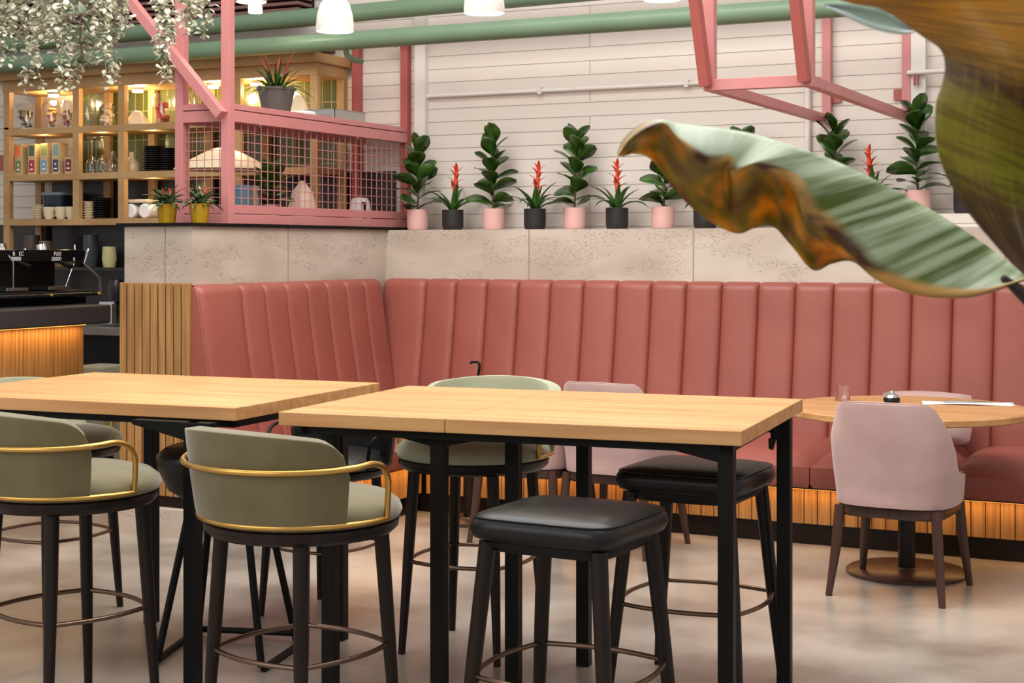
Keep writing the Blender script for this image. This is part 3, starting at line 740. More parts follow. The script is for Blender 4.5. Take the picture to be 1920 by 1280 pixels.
# steel tray and box on the cage
q = pxX(630, 225, -5.08); t = thing('steel_tray', 'open stainless steel food tray on top of the pink cage', 'tray', (q.x, q.y, ZM+.103))
b = MB()
for (a, c) in (((-.10, -.17, 0), (.10, .17, .003)), ((-.10, -.17, 0), (-.097, .17, .06)), ((.097, -.17, 0), (.10, .17, .06)), ((-.10, -.17, 0), (.10, -.167, .06)), ((-.10, .167, 0), (.10, .17, .06)), ((-.112, -.182, .058), (-.097, .182, .061)), ((.097, -.182, .058), (.112, .182, .061)), ((-.11, -.182, .058), (.11, -.167, .061)), ((-.11, .167, .058), (.11, .182, .061))): b.mm(a, c)
b.build('body', M_steel, t)
q = pxX(566, 212, -5.12); t = thing('cloth', 'folded white cloth beside the grey pot on the pink cage', 'cloth', (q.x, q.y, ZM+.103))
MB().box((0, 0, .02), (.13, .12, .04)).build('fold', M_napkin, t, bevel=.015, seg=4, smooth=60)
# gold pots on the black capping
def goldplant(label, loc, seed):
    t = thing('potted_plant', label, 'plant', loc, 0, 'variegated plants in golden pots'); rd = random.Random(seed)
    MB().lathe([(0, 0), (.040, 0), (.042, .004), (.055, .10), (.057, .102), (.051, .10), (0, .088)], 10).build('pot', M_potg, t, smooth=25)
    MB().lathe([(0, .089), (.05, .089)], 20).build('soil', M_soil, t)
    b = MB()
    for i in range(38): b.blade((0, 0, .09), i*2.4, rd.uniform(.08, .15), .036, R(18+60*i/37), R(90-50*i/37), 6, 'lance', rd.uniform(-.4, .4), .25)
    b.build('foliage', M_stripe, t, smooth=60, solid=.001)
    b = MB()
    for i in range(5): b.blade((rd.uniform(-.02, .02), rd.uniform(-.02, .02), .12), i*1.3, .08, .02, R(65), R(20), 5, 'lance', 0, .3)
    b.build('flower', M_red, t, smooth=60, solid=.001)
M_stripe = mat('variegated_leaf', srgb(34, 60, 34), .4, col2=srgb(150, 164, 120), scale=22, contrast=(.5, .62))
for x, sd, lb in ((327, 3, 'variegated plant in a golden pot on the black capping, left one of the pair'), (379, 9, 'variegated plant in a golden pot against the pink cage, right one of the pair')):
    p = pxY(x, 420, 6.50); goldplant(lb, (p.x, 6.48 if x > 350 else 6.44, HT+.018), sd)

# ------------------------------------------------------------------ wooden shelf unit
SY, SB = 8.15, 8.50
sh = thing('shelf_unit', 'open wooden grid shelving with lit cells behind the bar', 'shelf', (-6.6, 8.3, 0))
posts = [lx(x, SY) for x in (12, 142, 227, 336, 444, 588)]
zsh = [1.627, 1.937, 2.254]
for i, X in enumerate(posts):
    wv = .055 if i not in (3,) else .05
    zb_ = .94 if i in (0, 5) else 1.606
    MB().mm((X-wv/2, SY, zb_), (X+wv/2, SY+.04, 2.6)).build('front_post', M_bamboo, sh, world=True, bevel=.002)
    MB().mm((X-wv/2, SB-.04, zb_), (X+wv/2, SB, 2.6)).build('rear_post', M_bamboo, sh, world=True, bevel=.002)
for z in zsh: MB().mm((posts[0]-.027, SY-.002, z-.022), (posts[-1]+.027, SB, z+.022)).build('shelf_board', M_bamboo, sh, world=True, bevel=.002)
MB().mm((posts[0]-.035, SY-.004, 2.535), (posts[-1]+.029, SB+.002, 2.61)).build('top_beam', M_bamboo, sh, world=True, bevel=.002)
MB().mm((posts[0]-.07, SY-.06, 2.61), (posts[-1]+.05, SB+.02, 2.67)).build('cornice', M_bamboo, sh, world=True, bevel=.004)
for X in posts[:1]+posts[-1:]:
    MB().mm((X-.02, SY, 2.254), (X+.02, SB, 2.29)).build('end_rail', M_bamboo, sh, world=True)
for k, (x, y) in enumerate(((101, 160), (258, 154), (400, 160), (480, 150))):
    p = pxY(x, y, 8.3)
    t = thing('cell_spotlight', ('round spotlight glowing in the top left shelf cell', 'round spotlight glowing in the top cell left of the cage', 'spotlight under the shelf top seen through the pink posts', 'spotlight under the shelf top right of the front cage post')[k], 'lamp', (p.x, 8.3, 2.50))
    MB().lathe([(0, .02), (.04, .02), (.045, .035), (0, .036)], 20).build('housing', M_white, t, smooth=40)
    MB().lathe([(0, .005), (.036, .005), (.036, .02), (0, .02)], 20).build('lens', M_bulb, t, smooth=40)
    l = bpy.data.lights.new('cell_glow', 'POINT'); l.energy = 9; l.color = (1, .72, .36); l.shadow_soft_size = .03
    o = bpy.data.objects.new('cell_glow', l); COL.objects.link(o); o.location = (p.x, 8.3, 2.47)
for x, z in ((80, 2.20), (190, 2.20), (285, 2.20), (285, 1.88)):
    l = bpy.data.lights.new('cell_glow', 'POINT'); l.energy = 1.3; l.color = (1, .72, .36); l.shadow_soft_size = .03
    o = bpy.data.objects.new('cell_glow', l); COL.objects.link(o); o.location = (lx(x, 8.2), 8.2, z)
# wall finishes behind the shelf
struct('wall_tile', MB().mm((lx(150, 8.5), 8.52, 1.95), (-5.42, WY, 2.62)), M_gtile, 'olive green glazed tiles behind the shelves')
struct('wall_splashback', MB().mm((lx(95, 8.5), 8.515, .8), (-4.99, WY, 1.94)), M_dtile, 'dark splashback behind the bar')
struct('trim_10', MB().mm((-12, 8.53, 2.02), (lx(55, 8.5), WY, 2.13)), M_redsteel, 'dark red band on the wall at far left')
struct('trim_11', MB().mm((-12, 8.53, .8), (lx(94, 8.5), WY, 1.62)), M_dtile, 'dark wall base at far left')
# jars in the top row
def jar(label, x, r, h, fill, z=2.276):
    p = pxY(x, 230, 8.30); t = thing('glass_jar', label, 'jar', (p.x, 8.30, z), 0, 'tall glass jars on the top shelf')
    MB().lathe([(0, 0), (r, 0), (r, h*.85), (r*.8, h*.93), (r*.8, h), (r*.77, h), (r*.77, h*.92), (r*.96, h*.84), (r*.96, .006), (0, .006)], 28).build('body', M_glass, t, smooth=40)
    if fill:
        b = MB(); rd = random.Random(int(x))
        for k in range(26):
            a = rd.uniform(0, 6.28); q = rd.uniform(0, r*.6); z_ = .03+rd.uniform(0, h*.55); s = rd.uniform(.014, .024)
            b.lathe([(0, -s*.7), (s*.8, -s*.4), (s, 0), (s*.8, s*.4), (0, s*.7)], 8, c=(q*math.cos(a), q*math.sin(a), z_))
        b.build('contents', fill, t, smooth=60)
    return t
jar('glass jar of dried slices at the left end of the top shelf', 49, .062, .20, mat('dark_slices', srgb(70, 56, 30), .6, col2=srgb(196, 168, 104), scale=30, contrast=(.45, .55)))
jar('glass jar of orange dried fruit, right of the jar of pale slices', 96, .062, .20, M_orange)
jar('narrow glass jar of red and white pieces beside the second shelf post', 126, .035, .20, mat('red_pieces', srgb(170, 50, 30), .6, col2=srgb(236, 214, 180), scale=34, contrast=(.48, .52)))
jar('empty tall glass jar in the second top cell', 163, .06, .21, None)
jar('glass jar with pale wedge in the second top cell, by its right post', 202, .055, .16, M_cream)
jar('glass jar with red peel next to the left pink post', 303, .06, .21, M_red)
jar('glass jar of golden slices seen between the pink posts', 356, .06, .21, M_orange)
def wedge(label, x, wd, h, z=2.276):
    p = pxY(x, 235, 8.26); t = thing('paper_bag', label, 'bag', (p.x, 8.24, z), 0, 'crumpled pale bags on the top shelf')
    b = MB(); b.add([(-wd, -.05, 0), (wd, -.05, 0), (wd*.9, .05, 0), (-wd*.9, .05, 0), (-wd*.1, -.03, h), (wd*.3, 0, h*.9), (-wd*.2, .03, h*.95)], [(0, 1, 5, 4), (1, 2, 5), (2, 3, 6, 5), (3, 0, 4, 6), (4, 5, 6), (0, 3, 2, 1)])
    b.build('body', M_cream, t, bevel=.008, smooth=40); return t
wedge('pale crumpled bag in the top cell left of the pink post', 262, .10, .10)
wedge('pale crumpled bag behind the bromeliad pot on the cage', 565, .11, .15)
# tea boxes
boxes = [(37, 0, (120, 132, 92), 'pale box with green panel'), (62, 0, (160, 40, 60), 'crimson box'), (85, 0, (110, 146, 176), 'light blue box'), (107, 0, (66, 64, 98), 'navy box'), (131, 0, (120, 40, 60), 'maroon box'), (36, 1, (226, 120, 66), 'orange box'), (62, 1, (70, 94, 74), 'dark green box'), (85, 1, (140, 150, 80), 'lime green box'), (107, 1, (110, 150, 150), 'teal box')]
for (x, lv, c, lb) in boxes:
    p = pxY(x, 300, SY+.07); hgt = .115 if lv == 0 else .10
    t = thing('tea_box', lb+(' in the lower layer of boxes' if lv == 0 else ' stacked on top of the box row')+' on the lit shelf', 'box', (p.x, SY+.10, 1.959+(.1155 if lv else 0)), 0, 'coloured packets stacked on the middle shelf')
    MB().box((0, 0, hgt/2), (.068, .09, hgt)).build('carton', mat('carton_'+lb.split()[0], srgb(190, 164, 120), .6), t, bevel=.002)
    MB().box((0, -.0455, hgt*.52), (.050, .001, hgt*.74)).build('front_panel', mat('panel_'+lb.replace(' ', '_'), srgb(*c), .5), t)
    if lv == 0:
        pn = LAST[0]; MB().box((0, -.0465, hgt*.34), (.026, .001, .008)).build('print', M_txt, pn); MB().box((0, -.0465, hgt*.62), (.012, .001, .012)).build('print', M_txt, pn)
# glassware
def wine(label, x, h, r, z, up=False):
    p = pxY(x, 300, 8.24); t = thing('wine_glass', label, 'glass', (p.x, 8.24, z), 0, 'upside-down glassware on the middle shelf')
    pr = [(r, 0), (r*1.1, h*.25), (r*.8, h*.42), (.006, h*.5), (.005, h*.92), (r*.8, h*.985), (r*.8, h), (0, h)]
    ins = [(r-.002, .0), (r*1.06, h*.25), (r*.75, h*.41), (0, h*.47)]
    MB().lathe(ins[::-1]+pr, 28).build('body', M_glass, t, smooth=50)
wine('clear wine glass turned upside down in the glassware cell, leftmost', 172, .25, .036, 1.959)
wine('clear wine glass turned upside down in the glassware cell, next to the leftmost', 191, .25, .034, 1.959)
def carafe(label, x, r, h, z, m=None):
    p = pxY(x, 300, 8.27); t = thing('carafe', label, 'carafe', (p.x, 8.27, z), 0, 'wide glass carafes on the middle shelf')
    MB().lathe([(0, 0), (r, 0), (r*1.05, h*.2), (r*.8, h*.5), (r*.3, h*.75), (r*.25, h), (r*.22, h), (r*.27, h*.74), (r*.76, h*.5), (r, h*.2), (r*.95, .005), (0, .005)], 32).build('body', m or M_glass, t, smooth=50)
carafe('wide glass carafe beside the upside-down wine glasses', 211, .058, .15, 1.959)
carafe('wide pale carafe in the cell with the black plates', 247, .062, .14, 1.959, mat('frosted_glass', srgb(214, 190, 150), .3, trans=.5))
# plates and bowls
def stack(name, label, x, z, r, n, dz, m, cat, group, y=8.28):
    p = pxY(x, 300, y)
    for i in range(n):
        lb = label+(', top of its pile' if i == n-1 else ', number %s up its pile' % ('one two three four five six seven eight nine ten eleven twelve'.split()[i]))
        o = MB().lathe([(0, 0), (r*.6, 0), (r*.68, dz*.35), (r, dz*.85), (r, dz*.98), (r*.66, dz*.6), (0, dz*.5)], 28).build(name, m, None, smooth=40)
        o.location = (p.x, y, z+i*dz); tag(o, lb, cat, group)
stack('plate', 'black plate in the left pile beside the carafe', 288, 1.959, .075, 12, .0145, M_plate, 'plate', 'black plates in two piles on the middle shelf')
stack('plate', 'black plate in the pile by the pink post', 314, 1.959, .06, 11, .0145, M_plate, 'plate', 'black plates in two piles on the middle shelf', 8.3)
stack('plate', 'black plate in the dark pile of the lower shelf', 193, 1.649, .072, 12, .012, M_plate, 'plate', 'black plates on the lower shelf')
stack('bowl', 'pale green-grey dish in the left pile of the lower shelf', 72, 1.649, .042, 6, .017, M_cream, 'bowl', 'pale dishes on the lower shelf', 8.22)
stack('bowl', 'cream dish piled beside the dark plates', 167, 1.649, .042, 7, .017, M_cream, 'bowl', 'cream dishes beside the dark plates', 8.22)
for x, lb in ((93, 'cream cup next to the pale dish pile'), (115, 'cream cup in the middle of the lower shelf cell'), (135, 'cream cup against the second shelf post')):
    p = pxY(x, 400, 8.22); t = thing('cup', lb, 'cup', (p.x, 8.22, 1.649), 0, 'cream cups on the lower shelf')
    MB().lathe([(0, 0), (.028, 0), (.040, .03), (.044, .085), (.040, .085), (.036, .03), (0, .01)], 24).build('body', M_cream, t, smooth=50)
    MB().tube([(.04, 0, .02), (.06, 0, .03), (.062, 0, .055), (.043, 0, .068)], .005, 8).build('handle', M_cream, t, smooth=60)
p = pxY(108, 380, 8.36); t = thing('storage_tub', 'dark blue plastic tub behind the cream cups', 'tub', (p.x, 8.38, 1.649))
MB().lathe([(0, 0), (.085, 0), (.095, .17), (.09, .17), (.08, .01), (0, .01)], 32, exp=5).build('body', mat('navy_plastic', srgb(26, 40, 52), .3), t, smooth=40)
MB().lathe([(0, .171), (.10, .171), (.10, .19), (0, .195)], 32, exp=5).build('lid', mat('steel_blue_lid', srgb(120, 140, 160), .4), t, smooth=40)
for x, lb in ((250, 'white rolled towel on the lower shelf, left one'), (277, 'white rolled towel on the lower shelf behind the golden pots')):
    p = pxY(x, 400, 8.24); t = thing('rolled_towel', lb, 'towel', (p.x, 8.30, 1.649), 0, 'white towel rolls')
    MB().tube([(0, -.1, .05), (0, .1, .05)], .05, 24).build('roll', M_napkin, t, smooth=50, bevel=.01)
p = pxY(262, 372, 8.24); t = thing('cloth', 'folded cream cloth laid over the white towel rolls', 'cloth', (p.x, 8.30, 1.752)); MB().box((0, 0, .012), (.19, .2, .024)).build('fold', M_cream, t, bevel=.008, seg=3)

# ------------------------------------------------------------------ bar counter + machine
BX, BYE = -6.17, 7.22
bc = thing('bar_counter', 'bar counter with thick charcoal top and glowing slatted wooden front', 'counter', (-6.6, 5.5, 0))
MB().mm((-7.0, 3.4, 1.005), (BX, BYE, 1.115)).build('countertop', M_greyslab, bc, world=True, bevel=.012, seg=3)
b = MB(); Y = 3.45
while Y < 7.13: b.mm((-6.35, Y, .12), (-6.31, Y+.028, 1.0)); Y += .031
b.build('slat_front', M_slat, bc, world=True, bevel=.002)
MB().mm((-6.95, 3.42, 0), (-6.35, 7.15, 1.004)).build('carcass', M_black, bc, world=True)
MB().mm((-6.275, 3.5, .997), (-6.26, 7.1, 1.004)).build('led_strip', M_led, bc, world=True)
area('counter_led', (-6.255, 5.6, .99), (0, R(0), 0), .02, 3.0, 8, (1, .58, .22))
# espresso machine
em = thing('espresso_machine', 'black espresso machine with white markings and chrome side tubes on the bar counter', 'coffee machine', (-6.6, 6.7, 1.115))
MX = -6.38
def my(x): return pxX(x, 500, MX).y
yE = my(178)
MB().mm((-6.95, 5.6, 1.16), (MX, yE, 1.20)).build('base', M_plate, em, world=True, bevel=.008)
MB().mm((-6.9, 5.6, 1.115), (-6.43, yE-.02, 1.16)).build('feet_plinth', M_black, em, world=True, bevel=.006)
zt0 = pxX(80, 491, MX).z; zt1 = pxX(80, 468, MX).z
MB().mm((-6.95, 5.6, zt0), (MX, my(160), zt1)).build('display_hood', mat('gloss_black_panel', srgb(12, 11, 13), .12), em, world=True, bevel=.006); hood = LAST[0]
MB().mm((-6.93, 5.6, 1.20), (-6.62, yE-.08, zt0)).build('rear_body', M_plate, em, world=True, bevel=.006)
z0 = 1.17
for dx in (0, -.5):
    MB().tube([(MX+dx, my(189), z0), (MX+dx, my(187), pxX(187, 520, MX).z), (MX+dx, my(158), pxX(158, 493, MX).z), (MX+dx, my(166), pxX(166, 467, MX).z)], .009, 10).build('side_tube', M_chrome, em, world=True, smooth=50)
for x in (30, 108):
    y = my(x)
    MB().tube([(MX-.12, y, 1.47), (MX-.10, y, 1.38)], .034, 20).build('group_head', M_chrome, em, world=True, smooth=40)
    MB().tube([(MX-.10, y, 1.385), (MX+.0, y+.02, 1.37), (MX+.08, y+.03, 1.34)], [.012, .011, .015], 10).build('portafilter_handle', M_black, em, world=True, smooth=50)
    MB().mm((MX-.22, y-.07, 1.205), (MX+.0, y+.10, 1.225)).build('drip_tray', M_steel, em, world=True, bevel=.003)
MB().tube([(MX-.04, my(150), 1.47), (MX-.02, my(146), 1.38), (MX-.01, my(125), 1.22)], .005, 8).build('steam_wand', M_steel, em, world=True, smooth=50)
MB().tube([(MX-.04, my(12), 1.47), (MX+.02, my(20), 1.37), (MX+.0, my(25), 1.22)], .005, 8).build('steam_wand', M_steel, em, world=True, smooth=50)
MB().tube([(MX+.015, 5.6, 1.175), (MX+.015, yE, 1.175)], .012, 12).build('front_rail', M_plate, em, world=True, smooth=50)
for x in (88, 178): MB().lathe([(0, -.014), (.014, 0), (0, .014)], 12, c=(MX+.03, my(x), 1.175)).build('rail_knob', M_brass, em, world=True, smooth=60)
def text(s, size, loc, parent, m, rz=PI/2, name='marking'):
    cu = bpy.data.curves.new('marking', 'FONT'); cu.body = s; cu.size = size; cu.extrude = .0006; cu.align_x = 'CENTER'
    o = bpy.data.objects.new('tmp', cu); COL.objects.link(o); dg = bpy.context.evaluated_depsgraph_get(); me = bpy.data.meshes.new_from_object(o.evaluated_get(dg))
    bpy.data.objects.remove(o); me.materials.clear(); me.materials.append(m)
    n = bpy.data.objects.new(name, me); COL.objects.link(n); n.parent = parent; n.location = Vector(loc)-(parent.parent or parent).location; n.rotation_euler = (PI/2, 0, rz); return n
for x, s, z in ((26, 'B', 476), (40, 'EC', 476), (30, '00000', 485.5), (108, 'FUD', 476), (106, '03000', 485.5), (139, '0', 486)):
    p = pxX(x, z+3, MX+.002); text(s, .032, (MX+.002, p.y, p.z), hood, M_txt)

# things behind the bar end
def simple(name, label, cat, a, b_, m, bev=.006):
    c = ((a[0]+b_[0])/2, (a[1]+b_[1])/2, a[2]); t = thing(name, label, cat, c); MB().mm(a, b_).build('body', m, t, world=True, bevel=bev); return t
# back counter
kb = thing('back_counter', 'dark back counter with a grey worktop below the shelves', 'counter', (-6.4, 8.2, 0))
MB().mm((-9, 7.9, .88), (-5.3, 8.5, .93)).build('worktop', mat('grey_worktop', srgb(120, 112, 106), .4), kb, world=True, bevel=.004)
MB().mm((-9, 7.95, 0), (-5.3, 8.5, .88)).build('carcass', M_black, kb, world=True)
xa, xb = lx(192, 7.9), lx(224, 7.9)
t = thing('bin', 'pale plastic bin with yellow tag at the end of the bar', 'bin', ((xa+xb)/2, 7.80, 0))
MB().mm((xa-.02, 7.68, .0), (xb+.05, 7.9, .70)).build('body', mat('pale_plastic', srgb(196, 190, 164), .5), t, world=True, bevel=.015)
MB().mm((xb-.03, 7.670, .64), (xb+.0, 7.681, .665)).build('tag', mat('yellow_tag', srgb(236, 176, 20), .5), t, world=True)
p = pxY(208, 552, 8.1); t = thing('grinder', 'dark coffee grinder on the back counter beside the slat panel', 'grinder', (p.x, 8.15, .93))
MB().mm((p.x-.07, 8.05, .93), (p.x+.07, 8.25, 1.10)).build('body', M_steel, t, world=True, bevel=.02)
MB().lathe([(0, 0), (.05, 0), (.06, .10), (.04, .14), (0, .145)], 20, c=(0, 0, .17)).build('hopper', M_plate, t, smooth=50)
for i, (x, y, r, h, c, lb) in enumerate(((60, 440, .06, .22, (70, 58, 48), 'dark canister behind the machine, leftmost'), (85, 445, .05, .18, (96, 84, 70), 'grey canister behind the machine'), (110, 446, .07, .10, (120, 96, 66), 'low tan bowl behind the espresso machine'), (170, 440, .055, .22, (50, 54, 58), 'tall dark jug between machine and concrete'), (205, 435, .05, .14, (186, 176, 130), 'pale green cup near the concrete partition'), (132, 452, .04, .12, (90, 60, 40), 'brown pot behind the machine hood'))):
    p = pxY(x, y, 8.25); t = thing('canister', lb, 'container', (p.x, 8.25, 1.32), 0, None)
    MB().lathe([(0, 0), (r*.8, 0), (r, h*.4), (r*.9, h), (r*.84, h), (r*.9, h*.4), (0, .01)], 24).build('body', mat('canister_%d' % i, srgb(*c), .35), t, smooth=50)
MB_ = MB().mm((posts[0]+.03, 8.12, 1.30), (-5.36, 8.5, 1.32)).build('lower_board', M_dtile, sh, world=True)

# kitchen things seen through the cage
p = pxY(560, 300, 8.45)
t = thing('heat_lamp', 'wide cream lampshade seen through the pink wire mesh', 'lamp', (-5.75, 8.0-.25, 1.93))
MB().lathe([(.30, 0), (.28, .015), (.12, .10), (.05, .13), (0, .135)], 40).build('shade', M_cream, t, smooth=60, solid=.006)
MB().tube([(0, 0, .13), (0, 0, 1.2)], .005, 6).build('cable', M_black, t)
p = pxX(567, 395, -5.06); t = thing('cloche', 'pale bell-shaped cloche inside the pink cage', 'cloche', (p.x, p.y, Z0))
MB().lathe([(.09, 0), (.085, .10), (.06, .20), (.02, .25), (.012, .262), (0, .265)], 28).build('dome', mat('frosted_dome', srgb(206, 178, 160), .35), t, smooth=60, solid=.003)
p = pxX(505, 395, -5.08); fgl = fig('broad leafy plant in a pink pot inside the pink cage', (p.x, p.y, Z0), 91, .20, group=None, rp=.07, hp=.12)
p = pxX(675, 400, -5.06); t = thing('coffee_pot', 'white enamel jug with black handle inside the far end of the cage', 'jug', (p.x, p.y, Z0))
MB().lathe([(0, 0), (.07, 0), (.075, .02), (.062, .15), (.05, .18), (0, .19)], 28).build('body', M_white, t, smooth=50)
MB().tube([(.05, -.05, .15), (.09, -.09, .15), (.09, -.09, .05), (.055, -.055, .04)], .008, 8).build('handle', M_black, t, smooth=60)
for x, c, lb in ((452, (90, 130, 150), 'blue carton at the near end inside the cage'), (470, (150, 140, 130), 'grey carton beside the blue one inside the cage')):
    p = pxX(x, 395, -5.10); simple('carton', lb, 'box', (p.x-.04, p.y-.03, Z0), (p.x+.04, p.y+.03, Z0+.22), mat('carton_c%d' % x, srgb(*c), .5), .003)

# ------------------------------------------------------------------ hanging vines
vin = [(12, 122, 7.2, 34, 200), (50, 178, 7.3, 20, 120), (75, 168, 7.1, 24, 150), (112, 168, 7.0, 36, 260), (133, 152, 7.2, 22, 130), (165, 120, 7.2, 26, 150), (190, 172, 7.1, 22, 140), (213, 158, 7.3, 26, 150), (235, 60, 7.2, 30, 110), (312, 152, 6.9, 24, 220), (350, 70, 7.3, 36, 130), (385, 72, 7.4, 26, 90), (30, 80, 7.4, 34, 130), (90, 70, 7.3, 34, 130)]
pos = ['at the left edge', 'second from the left edge, long and thin', 'thin with pale tips over the shelf beam', 'thickest one over the first lit cell', 'short of the shelf top beside the thickest', 'ending at the lower pipe', 'long thin one over the second lit cell', 'just left of the pink brace', 'short tuft by the top of the brace', 'dense one crossing behind the pink brace', 'airy tuft between the pink posts', 'airy tuft touching the front pink post', 'short tuft at top left corner', 'short tuft under the big dark leaves']
for i, (x, yb, D, sp, n) in enumerate(vin):
    rd = random.Random(100+i); top = pxD(x, -60, D); bot = pxD(x, yb, D)
    t = thing('hanging_vine', 'pale flowering vine hanging from above, '+pos[i], 'plant', top, 0, 'trailing pale vines above the bar')
    L = top.z-bot.z; ln = []; ns = 3; b = MB(); st = MB()
    for s in range(ns):
        ox = rd.uniform(-1, 1)*sp/2*D/F_PX*.6; Ls = L*(1 if s == 0 else rd.uniform(.6, .95)); ph = rd.uniform(0, 6)
        pts = [(ox+.012*math.sin(ph+k*.9), .012*math.cos(ph+k*.7), -Ls*k/12) for k in range(13)]
        st.tube(pts, .0016, 5)
        for q in range(int(n*1.25)//ns):
            f = rd.random()**.9; k = min(11, int(f*12)); a = Vector(pts[k]).lerp(Vector(pts[k+1]), f*12-k); az = rd.uniform(0, 6.28)
            s_ = rd.uniform(.026, .05)*(1.15-.4*f)
            e = Vector((math.cos(az), math.sin(az), rd.uniform(-.4, .3)))*rd.uniform(.003, sp*D/F_PX*.42*(1.1-.55*f))
            b.blade(a+e, az, s_, s_*.8, rd.uniform(-.9, .7), .6, 3, 'ob', rd.uniform(-1, 1), .3)
    st.build('stem', M_vine2, t); b.build('foliage', M_vine, t, smooth=60, solid=.0006)
t = thing('hanging_branch', 'branch with large dark and silvery leaves among the pale vines', 'plant', pxD(150, -50, 7.0))
rd = random.Random(5); b = MB(); st = MB()
st.tube([(0, 0, 0), (.01, 0, -.15), (.0, 0, -.30), (.02, .01, -.42)], .004, 6)
for k in range(18):
    f = k/17; az = k*2.4; b.blade((.0, 0, -.42*f), az, rd.uniform(.06, .09), .05, rd.uniform(-.9, .3), .6, 6, 'ob', rd.uniform(-.6, .6), .1)
st.build('stem', mat_stem, t); b.build('foliage', M_vine2, t, smooth=60, solid=.001)
# dark slatted duct behind the vines
t = thing('louvre_panel', 'dark slatted louvre panel high behind the vines', 'vent', (-7.4, 8.3, 2.98))
b = MB()
for k in range(9): b.mm((-9.6, 8.34, 2.98+k*.04), (-5.6, 8.50, 3.0+k*.04))
b.build('slats', M_mauve, t, world=True)
MB().mm((-9.6, 8.50, 2.96), (-5.6, 8.53, 3.4)).build('backing', M_black, t, world=True)

